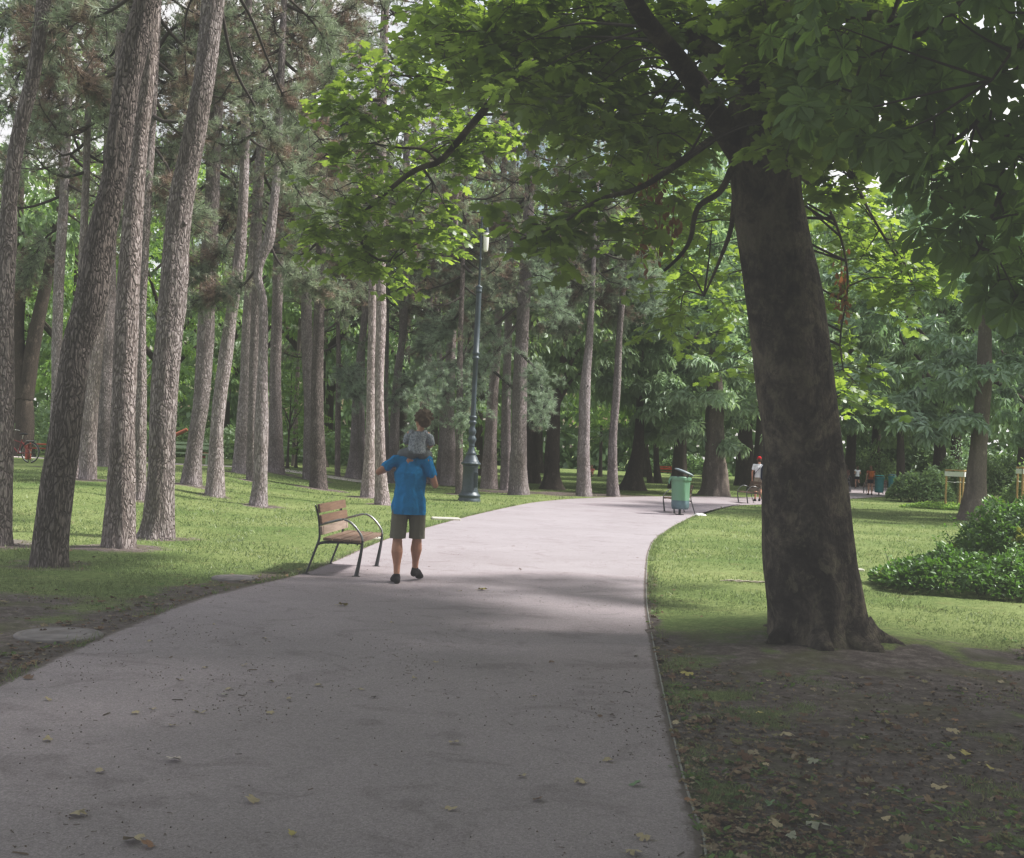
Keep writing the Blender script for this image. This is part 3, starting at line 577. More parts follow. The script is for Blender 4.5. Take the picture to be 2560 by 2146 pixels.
ptrunk([(1380,1224,64),(1380,1190,40),(1381,1140,37),(1385,1060,30),(1392,1000,22),(1403,960,18),(1408,920,19),(1410,860,17)],'decbark',lim(bm,[([(1405,960),(1430,900),(1450,870)],.15,.06),([(1395,1010),(1430,950),(1460,930)],.1,.04)]),lab="dark forked tree with a flared foot, left of the pale seamed pine",hb=3.6,Hc=12,Rc=4.6,kind='mid',i=1)
ptrunk([(1579,1226,74),(1583,1200,48),(1588,1165,36),(1594,1134,31),(1598,1086,24),(1600,1000,18)],'decbark',lab="dark chestnut trunk leaning right with a wide root flare, left of the rubbish bin",hb=2.3,Hc=12,Rc=4.8,kind='palmg',i=2)
ptrunk([(1627,1208,16),(1620,1160,13),(1614,1110,12)],'decbark',lab="left leg of the dark V shaped twin trunks left of the bin",hb=4,Hc=10,Rc=4,kind='mid',i=3)
ptrunk([(1645,1208,22),(1641,1160,15),(1640,1110,13)],'decbark',lab="right leg of the dark V shaped twin trunks left of the bin",hb=4,Hc=10,Rc=4,kind='mid',i=4)
ptrunk([(1787,1240,76),(1788,1215,62),(1788,1180,56),(1787,1140,47),(1787,1090,44),(1787,1000,38)],'decpale',flare=.3,ridge=.2,seg=48,lab="old chestnut with a pale deeply fluted trunk, directly behind the bin and its bench",hb=1.7,Hc=11,Rc=4.6,kind='palmg',i=5)
ptrunk([(1862,1215,52),(1862,1180,44),(1862,1120,40)],'decbark',lab="dark broad trunk in shade between the fluted chestnut and the man in the red cap",hb=3.2,Hc=12,Rc=5,kind='mid',i=6)
rr,rb=ptrunk([(2434,1302,74),(2437,1262,58),(2439,1230,49),(2443,1160,42),(2452,1060,38),(2460,960,34),(2462,850,30)],'decpale',flare=.3,ridge=.12,seg=40,lab="chestnut with grey green drooping leaves and a brown leaning trunk beside the staked saplings",hb=2.5,Hc=8.5,Rc=4.5,kind='palm',i=7,cdx=-.9)
ptrunk([(2285,1219,27),(2285,1180,22),(2285,1100,19)],'decpale',lab="straight brown grey trunk behind the far shrubs, left of the staked saplings",hb=2.7,Hc=13,Rc=5.2,kind='palm',i=8)
ptrunk([(2252,1226,24),(2252,1180,21),(2251,1120,18)],'decbark',lab="reddish brown trunk right of the far blue green bins",hb=4,Hc=12,Rc=5,kind='dark',i=9)
ptrunk([(2310,1221,40),(2311,1180,34),(2310,1120,30)],'decbark',lab="almost black trunk in deep shade behind the far shrubs",hb=3.5,Hc=12,Rc=5,kind='dark',i=10)
bd=G(60,1140)
ptrunk([(58,1142,54),(60,1090,46),(62,1030,42),(63,980,34)],'decbark',lim(bd,[([(62,1000),(45,850),(55,700),(50,560),(60,380)],.34,.12),([(64,1000),(88,850),(120,700),(135,600),(150,450)],.36,.12)]),lab="dark tree forking low into a V behind the bicycle at the left",hb=7,Hc=12,Rc=5,kind='mid',i=11,top=1,grp='trees beyond the left lawn')
ptrunk([(1500,1192,12),(1501,1165,9),(1502,1130,8)],'decbark',lab="small tree with a sparse yellow green crown between the two pale pines",hb=2.6,Hc=2.6,Rc=1.5,kind='light',i=12,top=3,name='small_tree')
ptrunk([(735,1166,13),(740,1030,11),(748,850,9)],'decpale',lab="thin grey trunk seen through the gap left of the tight pair of pines",hb=6,Hc=10,Rc=4,kind='light',i=13,grp='trees beyond the left lawn')
# the wood behind, row by row
spec=[]
for px,Y,kind,hb,Hc,Rc in [(-120,60,'mid',3.5,14,4.8),(170,66,'light',3,14,4.8),(390,60,'light',2.6,13,4.2),(610,70,'mid',3,15,5),(790,58,'dark',2.6,15,4.6),(1000,66,'mid',3,15,4.8),(1190,74,'light',3,15,5),(1330,60,'mid',3.5,15,4.6),(1700,62,'palmg',3.2,16,4.8),(1900,66,'mid',3.5,17,5.2),(2060,76,'palm',3.4,15,5),(2190,98,'mid',4,17,7),(2350,68,'palmd',3.8,15,5.4),(2560,60,'mid',2.8,15,5),(2760,66,'dark',2.5,15,6),(2640,42,'palm',2.2,9,3.2)]: spec.append((px,Y,kind,hb,Hc,Rc))
nm={'mid':'mid green','light':'light green','dark':'dark green','palm':'grey green','palmd':'deep green','palmg':'fresh green'}
for i,(px,Y,kind,hb,Hc,Rc) in enumerate(spec):
    where='above the left lawn' if px<800 else 'behind the bend of the path' if px<1900 else 'beyond the right lawn'
    dtree(px,Y,kind,hb,Hc,Rc,f"{nm[kind]} leafy tree of the first wooded row {where}",i,f'{nm[kind]} trees {where}',tr=1.1 if Y<70 else 1.3)
for i in range(12):
    px=-250+i*262; Y=88+10*((i*7)%5)/5; kind=['dark','mid','light','dark','mid'][i%5]
    dtree(px+20,Y,kind,2.5+(i%3),17+2*(i%4),8,f"hazy {nm[kind]} tree in the distant back row of the wood",i+50,f'{nm[kind]} trees in the distant back row',tr=1.3)
# distant mass of wood and undergrowth
def mass(name,lab,seg,leaf,mt,size,kind='stuff',seed=3,n=26000,h=8,dep=6,hf=None):
    global R_
    R_=np.random.RandomState(seed); (x0,y0),(x1,y1)=seg; t=R_.uniform(0,1,n); k=R_.uniform(0,1,n)**1.3
    x=x0+(x1-x0)*t; y=y0+(y1-y0)*t+R_.uniform(0,dep,n)*1.; top=h*(.55+.6*vnoise(x*.13,x*0+seed)+.15*vnoise(x*.6,x*0)); z=top*k
    z=z+hz(x,y); p=np.c_[x,y,z]; b=MB(); b.inst(leaf,frames(rnd(n)-np.array([0,0.6,.4]),rnd(n)*.7+np.array([0,-.3,1.])),R_.uniform(.6,1.3,n)*size,p)
    b.build(name,MAT[mt],label=lab,cat='woodland' if h>3 else 'undergrowth',kind=kind)
mass('distant_wood','dark mass of distant woodland closing the view',((-95,128),(110,128)),LEAF,'decmid',1.2,n=46000,h=22,dep=10)
mass('undergrowth','low green undergrowth beyond the left lawn',((-40,62),(-2,64)),LEAF,'decmid',.3,n=22000,h=1.7,dep=5,seed=8)
0 and mass('hedge_growth','low undergrowth behind the bend of the path',((-2,84),(30,84)),LEAF,'decmid',.4,n=7000,h=.9,dep=3,seed=9)
mass('bush_thicket','shaded thicket behind the far right path',((30,100),(66,90)),LEAF,'decdark',.5,n=16000,h=4,dep=4,seed=10)
# ---------------------------------------------------------------- shrubs
def shrub(name,lab,cx,cy,rx,ry,h,n,size,mt='shrub',seed=1,grp=None,prof=None,stems=40,sprigs=0):
    global R_
    R_=np.random.RandomState(seed); z0=float(hz(cx,cy)); root=empty(name,(cx,cy,z0),label=lab,cat='shrub',group=grp)
    a=R_.uniform(0,6.283,n); r=R_.uniform(0,1,n)**.5; lump=.8+.4*vnoise(np.cos(a)*1.5+seed,np.sin(a)*1.5)
    x=np.cos(a)*r*rx*lump; y=np.sin(a)*r*ry*lump
    hh=h*np.sqrt(np.clip(1-(r*.98)**2.4,0,1))*(.45+.85*vnoise(x*2.0+seed,y*2.0)+.4*vnoise(x*6,y*6+seed))
    if prof: hh=hh*prof(x,y)
    k=1-np.abs(rnd(n,1)[:,0])*.28; z=np.clip(hh*k,.03,None)
    n1=int(n); out=norm(np.c_[x/rx,y/ry,.6+0*x])
    ax=norm(out*.8+rnd(n)*.6); b=MB(); b.inst(LEAF,frames(ax,norm(np.array([0,0,1.])+out*.5+rnd(n)*.45)),R_.uniform(.6,1.25,n)*size,np.c_[x,y,z],0)
    s=MB()
    for i in range(sprigs):
        j=R_.randint(n); st=np.array([x[j],y[j],z[j]*.8]); d=norm(np.array([x[j]*.5,y[j]*.5,R_.uniform(.5,1.2)])); l=R_.uniform(.16,.42); e=st+d*l; s.tube([st,(st+e)/2+rnd(1)[0]*.02,e],[.006,.004,.002],4,cap=False)
        m=16; t=R_.uniform(.25,1.05,m)[:,None]; o=norm(rnd(m)*[1,1,.3]); b.inst(LEAF,frames(norm(o+d*.7),norm(rnd(m)*.3+[0,0,1.])),R_.uniform(.7,1.1,m)*size*.8,st+d*l*t+o*.01)
    b.build('foliage',MAT[mt],root)
    for i in range(stems):
        j=R_.randint(n); e=np.array([x[j],y[j],z[j]*1.02]); s.tube([e*np.array([.35,.35,0]),e*np.array([.75,.75,.6]),e],[.012,.008,.004],4,cap=False)
    s.build('stems',MAT['twig'],root); return root
g=G(2450,1500)
shrub('shrub','low spreading glossy shrub with yellow tinged leaves, in front at the right edge',G(2450,1500)[0]+.42,G(2450,1500)[1]+.95,1.4,1.1,.4,11000,.075,seed=2,sprigs=34)
shrub('shrub','taller glossy shrub with upright sprigs behind the low one, at the right edge',G(2640,1470)[0]+.6,G(2640,1470)[1]+1.7,1.35,1.3,.98,12000,.085,seed=3,sprigs=60)
for j,(px,py,r,h,lab,mt) in enumerate([(2312,1258,1.15,1.25,'grey green bush on the lawn edge left of the staked saplings','decmid'),(2385,1250,1.3,1.7,'taller dark bush directly behind the staked saplings','decmid'),(2500,1252,2.,1.9,'bush behind the leaning chestnut trunk','decmid'),(2590,1256,2.,2.4,'dark bush behind the right staked frame','decdark'),(2680,1290,1.6,1.8,'bush reaching in at the far right edge beyond the tall shrub','decmid')]):
    q=G(px,py); shrub('bush',lab,q[0],q[1]+r*.8,r*1.3,r,h,6500,.17,mt,seed=20+j)
q=G(2370,1275); shrub('ground_cover_plant','pale low ground cover around the stakes of the saplings',q[0]+.4,q[1]+.6,1.9,1.,.2,5000,.1,'declight',seed=40,stems=4)
for j,(px,py,r,h,lab) in enumerate([(120,1140,2.2,2.,'loose bush behind the bicycle beside the forked tree'),(190,1150,1.8,1.5,'dim bush behind the leaning pine')]):
    q=G(px,py); shrub('bush',lab,q[0],q[1]+r,r*1.3,r,h,5000,.16,'decmid',seed=50+j)
q=G(2150,1216); shrub('bush','far bush on the grass behind the walkers',q[0]+2,q[1]+6,4,2,2.4,4000,.3,'decmid',seed=60)
q=G(2215,1222); shrub('bush','round far bush behind the blue green bins',q[0],q[1]+5,3,2,2.2,4000,.25,'decmid',seed=61)
q=G(1690,1190); shrub('bush','dark low bush between the bin and the fluted chestnut',q[0]+1,q[1],4,1.4,1.5,4000,.25,'decdark',seed=62)
# pale yellow foliage sprays (a light shrub tree seen between the pines)
for j,(px,py,Y,lab) in enumerate([(730,930,50,'sparse yellow green sapling in the gap right of the straight pine'),(745,1060,52,'low yellow green sapling in the gap left of the tight pair')]):
    p=P(px,py,Y); z=float(hz(p[0],Y)); root=empty('young_tree',(p[0],Y,z),label=lab,cat='tree',group=None)
    c=link('crown',DC['light'][j],root,loc=(0,0,p[2]-z-1.4)); c.scale=(.3,.3,.3); t=link('trunk',LM['decbark'][0],root); t.scale=(.16,.16,(p[2]-z)/7.5)
# ---------------------------------------------------------------- the big maple in front
R_=np.random.RandomState(77)
b0,q0,r0=px_path(MTR); YT=b0[1]
root_m=empty('maple_tree',tuple(b0),label='big maple with a massive dark trunk, shading the right side of the path',cat='tree')
def mex(b,p,r):
    for k,(a,l) in enumerate([(-.35,.82),(-1.1,.66),(-1.9,.62),(-2.7,.66),(.5,.7),(2.2,.7)]):
        d=np.array([math.cos(a),math.sin(a),0]); s_=np.array([-d[1],d[0],0])*.06
        b.tube(spline([d*.30+[0,0,.20],d*.43+[0,0,.085],d*.6+s_+[0,0,.03],d*l*.85-s_+[0,0,-.005],d*l+[0,0,-.05]],16),np.linspace(.12,.03,16),12,disp=lambda a_,i,pp:(vnoise(np.cos(a_)*2+k,np.sin(a_)*2,pp[:,0][:,None]*7)-.5)*.5)
me=trunk_mesh(np.array(q0)-b0,r0,seg=110,step=.045,ridge=.03,m='maplebark',flare=.13,extra=mex)
link('trunk',me,root_m)
LB=MB()   # limbs
def px3(pts): return np.array([P(x,y,Y) for x,y,Y in pts])-b0
limbs=[]
def limb(pts,w0,w1,n=26):
    q=spline(px3(pts),n); r=np.linspace(w0,w1,n); sd=R_.uniform(0,9)
    LB.tube(q,r,10,cap=False,disp=lambda a,i,pp:(vnoise(np.cos(a)*2+sd,np.sin(a)*2,pp[:,0][:,None]*3)-.5)*.3); limbs.append((q,r)); return q
limb([(1850,380,YT),(1795,295,9.9),(1740,210,9.7),(1680,130,9.4),(1620,60,9.1),(1585,5,8.9),(1540,-80,8.7),(1480,-220,8.6)],.11,.05)
limb([(1860,200,YT),(1700,90,11),(1520,120,12),(1335,190,12.8),(1249,237,13.3),(1180,311,13.8),(1102,401,14.2),(1040,425,14.4),(973,475,14.7),(904,540,15),(896,585,15),(925,640,15.1),(973,655,15.2)],.10,.012,50)
limb([(1249,237,13.3),(1180,225,13.8),(1080,195,14.2),(990,190,14.5),(920,195,14.8)],.03,.008)
limb([(1095,405,14.2),(1060,375,14.4),(1000,370,14.6),(930,358,15)],.022,.006)
limb([(1060,425,14.3),(1090,470,14),(1120,530,13.9)],.018,.005)
limb([(1830,420,10),(1800,480,9.9),(1745,520,9.8),(1725,600,9.7),(1700,640,9.7),(1660,678,9.7)],.032,.012)
limb([(1840,430,YT),(1830,560,10.6),(1800,650,11),(1760,740,11.5)],.03,.008)
limb([(1780,350,9.8),(1680,420,9.3),(1600,470,9.1),(1500,500,9),(1400,560,8.9),(1300,600,8.8)],.035,.008)
limb([(1960,350,YT),(2040,330,10.8),(2120,430,12),(2180,540,13),(2240,640,13.6),(2290,720,13.9)],.03,.006)
limb([(1960,420,YT+.3),(2020,460,11.5),(2090,560,12.5),(2120,700,13),(2100,850,13.2),(2110,930,13.3)],.025,.006)
limb([(1930,150,YT),(2050,60,9.8),(2200,40,9.4),(2330,100,9.2)],.08,.02)
limb([(1900,100,YT),(1980,-100,10.5),(2150,-250,11.5),(2300,-350,12)],.12,.03)
limb([(1915,-60,YT),(1800,-250,11),(1650,-400,12),(1400,-500,13)],.12,.03)
limb([(1915,0,YT),(1850,-200,8.5),(1700,-400,7),(1500,-600,6)],.1,.03)
PADS=[]
def pad(x,y,Y,n=50,r=.5,s=.13): PADS.append((P(x,y,Y)-b0,n,r,s,))
for x,y in [(870,210),(930,160),(1000,180),(1060,140),(950,250),(1040,240),(880,290),(950,330),(1040,330),(1130,290),(860,390),(940,420),(1020,450),(1110,350),(1190,370),(840,480),(900,500),(980,520),(1060,510),(1110,440),(1220,370),(830,560),(900,590),(960,590),(1030,570),(1000,660),(930,650),(860,620),(1090,580),(1180,250),(1250,330),(1130,180),(800,575),(1040,620)]:
    pad(x+R_.uniform(-18,18),y+R_.uniform(-15,15),R_.uniform(13.9,15.6),64,.44,.125)
for k in range(20): pad(R_.uniform(1910,2080),R_.uniform(-40,330),R_.uniform(8.7,9.5),30,.36,.14)
# the dark dense underside of the crown
n=0
while n<210:
    x=R_.uniform(960,2350); y=R_.uniform(-60,440); lim_=np.interp(x,[960,1050,1150,1300,1450,1600,1790,1800,2060,2070,2200,2350],[20,90,200,290,350,400,400,330,330,430,450,420])
    if y>lim_-15: continue
    if 1560<x<1860 and R_.uniform()<.45: n+=1; continue
    n+=1; pad(x,y,R_.uniform(9.9,13.8) if y<250 else R_.uniform(9.8,12.8),38,.45,.145)
for x,y in [(1640,425),(1560,450),(1480,470),(1420,505),(1350,535),(1310,570),(1500,530),(1400,590),(1570,520),(1340,600),(1450,560)]: pad(x,y,R_.uniform(8.8,9.6),20,.3,.15)
for x,y in [(1640,440),(1720,450),(1790,480),(1700,530),(1780,560),(1640,580),(1740,620),(1690,700),(1760,700),(1700,790),(1800,760),(1820,660),(1590,560),(1620,500),(1850,820),(1840,900)]: pad(x,y,R_.uniform(12,15),58,.46,.12)
for x,y in [(2090,520),(2150,560),(2220,620),(2260,700),(2150,650),(2090,610),(2100,720),(2190,540),(2100,810),(2090,880),(2110,940),(2200,690),(2260,640),(2130,480),(2070,460),(2230,560),(2290,730),(2095,1000)]: pad(x,y,R_.uniform(12.8,15.2),66,.46,.12)
# crown above the frame
for k in range(155):
    u=norm(rnd(1)[0]); rr=R_.uniform(.2,1)**.4; c=np.array([2.2,10.0,9.2])+u*rr*np.array([6.2,5.0,3.2])
    if c[2]<6.2: continue
    PADS.append((c-b0,26,.75,.2))
LV=MB(); ALLB=np.concatenate([q for q,r in limbs]); P1=[];A1=[];N1=[];S1=[];TW=MB()
for c,n,r,s in PADS:
    d=np.linalg.norm(ALLB-c,axis=1); o=ALLB[np.argmin(d)]; dd=c-o; L=np.linalg.norm(dd)
    mid=(o+c)/2+np.array([0,0,.12*L])+rnd(1)[0]*.06*L
    if L>.15: TW.tube(spline([o,mid,c],9),np.linspace(.006+.006*min(L,2),.004,9),4,cap=False)
    nt_=max(4,n//7)
    for k in range(nt_):
        a=R_.uniform(0,6.283); d=norm(np.array([math.cos(a),math.sin(a),R_.uniform(-.35,.25)])); l=r*R_.uniform(.6,1.25); st=c+rnd(1)[0]*r*.2+np.array([0,0,R_.uniform(-.25,.25)])
        tt=np.linspace(0,1,5)[:,None]; tp=st+d*l*tt-np.array([0,0,1.])*l*.25*tt**2
        TW.tube(tp,np.linspace(.005,.002,5),3,cap=False)
        m=n//nt_+1
        for j in range(m):
            t=.15+.85*(j+.5)/m; p=st+d*l*t-np.array([0,0,1.])*l*.25*t*t; sd=np.cross(d,[0,0,1.])*(1 if j%2 else -1)
            ax=norm(d*.5+sd*R_.uniform(.4,1.1)+np.array([0,0,-.35])+rnd(1)[0]*.3); P1.append(p+ax*s*.35); A1.append(ax); N1.append(norm(np.array([0,-.1,1.])+rnd(1)[0]*.38)); S1.append(s*R_.uniform(.65,1.2))
P1,A1,N1,S1=map(np.array,(P1,A1,N1,S1))
LV.inst(MAPLE,frames(A1,N1),S1,P1)
LB.build('branches',MAT['maplebark'],root_m); TW.build('twigs',MAT['twig'],root_m); LV.build('leaves',MAT['maple'],root_m)
# hanging dry seed clusters
b=MB(); PP=[]
for x,y,Y in [(1680,560,9.9),(1605,600,10),(1645,590,10),(1640,455,9.9),(1620,440,10),(2108,745,13),(2100,700,13)]:
    c=P(x,y,Y)-b0
    PP=rnd(30)*np.array([.045,.045,.12]); b=MB(); b.inst(LEAF,frames(rnd(len(PP))*.4+np.array([0,0,-1.]),rnd(len(PP))),R_.uniform(.05,.09,len(PP)),PP); b.tube([(0,0,.35),(.01,0,.15),(0,0,-.2)],[.004,.004,.003],4,cap=False); b.build('seed_cluster',MAT['dryleaf'],root_m,loc=tuple(c))
# ---------------------------------------------------------------- horse chestnut hanging in from the right
R_=np.random.RandomState(78)
cb=np.array([7.2,7.4,0.]); root_c=empty('horse_chestnut_tree',tuple(cb),label='horse chestnut whose fingered leaves and green fruits hang in from the upper right',cat='tree')
tb=[(0,0,-.1),(-.1,0,1.5),(-.05,.1,3.5),(.1,.1,6),(0,0,9)]
link('trunk',trunk_mesh(tb,[.42,.34,.3,.22,.1],seg=30,step=.2,ridge=.04,m='decbark',flare=.2),root_c)
LB=MB(); limbs=[]
def clim(pts,w0,w1):
    q=spline(np.array([np.array(p)-cb if len(p)==3 and p[2]<20 and abs(p[0])<30 else P(*p)-cb for p in pts]),22); LB.tube(q,np.linspace(w0,w1,22),8,cap=False); limbs.append(q)
def W(x,y,Y): return tuple(P(x,y,Y))
clim([(7.2,7.4,5),W(2900,-250,7.8),W(2560,150,8),W(2420,330,8),W(2330,370,7.8)],.09,.01)
clim([(7.2,7.4,4.2),W(2900,300,7.6),W(2560,250,7.8),W(2500,480,7.7),W(2450,620,7.6)],.07,.008)
clim([(7.2,7.4,6),W(2800,-300,8),W(2500,-80,8.3),W(2350,60,8.3),W(2150,150,8.1),W(2130,230,8.1)],.07,.008)
clim([(7.2,7.4,5),W(2900,-100,7.2),W(2600,60,7),W(2480,200,7)],.05,.008)
clim([W(2560,250,7.8),W(2540,400,7.7),W(2480,520,7.7),W(2360,500,7.7),W(2340,450,7.7)],.014,.005)
CP=[(2300,120),(2400,80),(2500,50),(2200,190),(2300,250),(2400,200),(2500,180),(2560,120),(2280,350),(2380,330),(2480,320),(2550,280),(2330,430),(2420,430),(2500,420),(2560,400),(2450,540),(2530,520),(2430,640),(2500,700),(2560,640),(2400,580),(2540,740),(2590,300),(2590,560),(2250,60),(2350,10),(2450,-20),(2540,-30),(2150,120),(2180,270),(2240,430),(2100,200),(2080,60),(2170,340),(2050,300),(2000,220),(1980,100)]
P1=[];A1=[];N1=[];S1=[];TW=MB(); ALLB=np.concatenate(limbs); FR=[]
pads=[(P(x,y,R_.uniform(7,8.6))-cb,6,.26,.21) for x,y in CP]
for k in range(105):
    u=norm(rnd(1)[0]); c=np.array([5.9,6.2,8.])+u*R_.uniform(.3,1)**.4*np.array([4.2,4.8,3.]); 
    if c[2]>5.6: pads.append((c-cb,16,.8,.26))
for c,n,r,s in pads:
    d=np.linalg.norm(ALLB-c,axis=1); o=ALLB[np.argmin(d)]; TW.tube(spline([o,(o+c)/2+rnd(1)[0]*.05,c],7),np.linspace(.010,.004,7),4,cap=False)
    for k in range(n):
        p=c+norm(rnd(1)[0])*np.array([1,1,.8])*r*R_.uniform(.3,1); ax=norm((p-c)*np.array([1,1,.3])+rnd(1)[0]*.05+np.array([0,0,-.15])); nn=norm(np.array([0,-.35,1.])+rnd(1)[0]*.45)
        P1.append(p);A1.append(ax);N1.append(nn);S1.append(s*R_.uniform(.7,1.15)); TW.tube([c,p],[.004,.002],3,cap=False)
P1,A1,N1,S1=map(np.array,(P1,A1,N1,S1)); LV=MB(); LV.inst(PALM,frames(A1,N1),S1,P1)
LB.build('branches',MAT['maplebark'],root_c); TW.build('twigs',MAT['twig'],root_c); LV.build('leaves',MAT['chest'],root_c)
fm=simple('green_fruit_skin',(.2,.26,.06),.5,.2,30)
for x,y in [(2195,45),(2130,248)]:
    c=P(x,y,8.)-cb; b=MB(); a=np.linspace(-math.pi/2,math.pi/2,12); b.lathe([(max(1e-4,.034*math.cos(t)),.036*math.sin(t)) for t in a],18,mod=lambda a_,z:.06*np.cos(a_*9)*np.cos(z*170))
    b.tube([(0,0,.03),(0.003,0,.1)],[.004,.003],5); b.build('fruit',fm,root_c,loc=tuple(c))
# ---------------------------------------------------------------- unseen trees added outside the frame so their crowns shade the foreground
for k,(x,y,hb,Hc,Rc,kind) in enumerate([(11.2,8.2,6.2,7,4.3,'mid'),(6.0,-1,5.6,8,6,'dark'),(-3,-8,5,9,6,'dark'),(6,-9,5,9,6,'dark'),(-10,1,5,8,4.5,'dark'),(11.5,3.5,4.5,9,5.5,'dark'),(-6.5,-4,6,8,5,'mid'),(2.6,-1.2,6.8,6,5.5,'mid'),(4.6,4.2,6.4,5,3.8,'dark'),(-4.9,3.4,7.2,6,4.4,'dark')]):
    root=empty('added_shade_tree',(x,y,0),label='unseen leafy tree added beside the viewer to shade the foreground',cat='tree',group='added shade trees around the viewpoint')
    t=link('trunk',LM['decbark'][k%2],root); t.scale=(1,1,(hb+Hc*.7)/7.5)
    c=link('crown',DC[kind][k%2],root,loc=(0,0,hb)); c.scale=(Rc/4.6,Rc/4.6,Hc/8); c.rotation_euler=(0,0,k)
# ---------------------------------------------------------------- grass, litter, small ground things
R_=np.random.RandomState(91)
def gpts(n,x0=-500,x1=3060,ymin=1175,ymax=2400,pw=1.):
    """ground points, density falling with distance"""
    px=R_.uniform(x0,x1,n); py=ymin+(ymax-ymin)*R_.uniform(0,1,n)**pw
    hor=1130+(px-1280)*math.tan(ROLL); d=np.clip(py-hor,26,None); Y=F*EYE/d; X=(px-1280)/F*Y
    for _ in range(6):
        z=hz(X,Y); Y=F*(EYE-z)/d; X=(px-1280)/F*Y
    return X,Y,hz(X,Y)
GRASSM=leafmat('grass_blades',(.1,.15,.055),(.24,.29,.135),(.25,.32,.12),.35,(.27,.25,.14),.9,.5,.04,(.62,.74))
def blades(n,pw,h,wd,keep=1.,seed=0,ymin=1175,ymax=2400):
    X,Y,Z=gpts(n,pw=pw,ymin=ymin,ymax=ymax); dm=dirt(X,Y); nz=vnoise(X*5,Y*5,7.)
    k=(~inpoly(X,Y))&(R_.uniform(0,1,n)<np.clip(1.12-dm*1.15,0,1)*keep*(.35+nz)); 
    X,Y,Z,dm=X[k],Y[k],Z[k],dm[k]; n=len(X); f=np.clip(Y/14,.7,3.2)
    up=norm(np.c_[rnd(n,2)*.45,np.ones(n)]); side=norm(np.cross(up,rnd(n))); L=h*R_.uniform(.5,1.3,n)*(1-.5*dm)*np.clip(f,.8,1.5); w=wd*f
    Pp=np.c_[X,Y,Z-.005]; tip=Pp+up*L[:,None]+side*np.cross(side,up)[:,:1]*0; bend=rnd(n)*L[:,None]*.25; bend[:,2]=-abs(bend[:,2])*.5
    V=np.stack([Pp-side*w[:,None],Pp+side*w[:,None],tip+bend],1).reshape(-1,3); return V
b=MB()
for a in [(240000,1.0,.05,.005),(330000,1.7,.034,.004),(160000,.8,.055,.005)]:
    V=blades(*a); b.arr(V,np.arange(len(V)),np.full(len(V)//3,3))
# fringe along both path edges
t=R_.randint(0,150,9000); lr=R_.uniform(0,1,9000)<.5; base=np.where(lr[:,None],Ls[np.clip(t,20,130)],Rs[np.clip(t,20,130)]); nx=np.where(lr,1,2)
Yy=R_.uniform(5,34,9000); Xx=np.where(lr,xl(Yy)-abs(R_.normal(size=9000))*.07+.03,xr(Yy)+.035+abs(R_.normal(size=9000))*.06)
k=vnoise(Xx*0,Yy*2.3,4.)+.2*(Yy>12)>.5; Xx,Yy=Xx[k],Yy[k]; n=len(Xx); side=norm(rnd(n)*[1,1,0.]); up=norm(np.c_[rnd(n,2)*.6,np.ones(n)]); L=R_.uniform(.03,.085,n); Pp=np.c_[Xx,Yy,hz(Xx,Yy)-.004]
V=np.stack([Pp-side*.005,Pp+side*.005,Pp+up*L[:,None]],1).reshape(-1,3); b.arr(V,np.arange(len(V)),np.full(n,3))
b.build('lawn_grass',GRASSM,label='short green lawn grass with bare patches',cat='grass',kind='stuff')
# leaf litter on the soil
def litmat(name,cols,rough=.8):
    m,nt=mat(name); g=nd(nt,'ShaderNodeNewGeometry'); n=len(cols)
    c=ramp(nt,g.outputs['Random Per Island'],[(i/(n-1),x) for i,x in enumerate(cols)]); finish(nt,c,rough,noise(nt,coords(nt),60,3),.4,.003,.2); return m
DRY=litmat('dry_leaf_litter',[(.09,.05,.035),(.18,.115,.08),(.14,.085,.06),(.26,.2,.13),(.2,.14,.09),(.17,.17,.07),(.3,.26,.19),(.12,.075,.05)])
def curled(seed):
    r=np.random.RandomState(seed); V,Fs=MAPLE; V=np.array(V,float); V[:,1]-=.45; x,y=V[:,0],V[:,1]
    V[:,2]=.14*np.sin(x*4+seed)*r.uniform(.5,1.3)+.2*(x*x+y*y)*r.choice([-1,1])+r.normal(size=len(V))*.03; V[:,2]-=V[:,2].min()-.02; V[:,0]*=r.uniform(.6,1); return V.tolist(),Fs
CURL=[curled(s) for s in range(5)]
X,Y,Z=gpts(60000,pw=1.0,ymin=1330); dm=dirt(X,Y)
e=np.minimum(abs(X-xl(Y)),abs(X-xr(Y))); pr=np.clip(dm*.75,0.03,1)*(.3+1.4*np.exp(-e/.35)); k=(~inpoly(X,Y))&(R_.uniform(0,1,len(X))<pr)
X,Y,Z=X[k],Y[k],Z[k]; n=len(X); T=R_.randint(0,5,n); b=MB(); yaw=R_.uniform(0,6.28,n)
for q in range(5):
    s=T==q; m=s.sum(); up=norm(np.array([0,0,1.])+rnd(m)*.3); ax=np.c_[np.cos(yaw[s]),np.sin(yaw[s]),np.zeros(m)]
    big=(vnoise(X[s]*13,Y[s]*13,2.)>.72); b.inst(CURL[q],frames(ax,up),R_.uniform(.014,.034,m)+big*.03,np.c_[X[s],Y[s],Z[s]+.006])
b.build('leaf_litter',DRY,label='brown and tan leaf litter strewn over the bare soil',cat='leaf litter',kind='stuff')
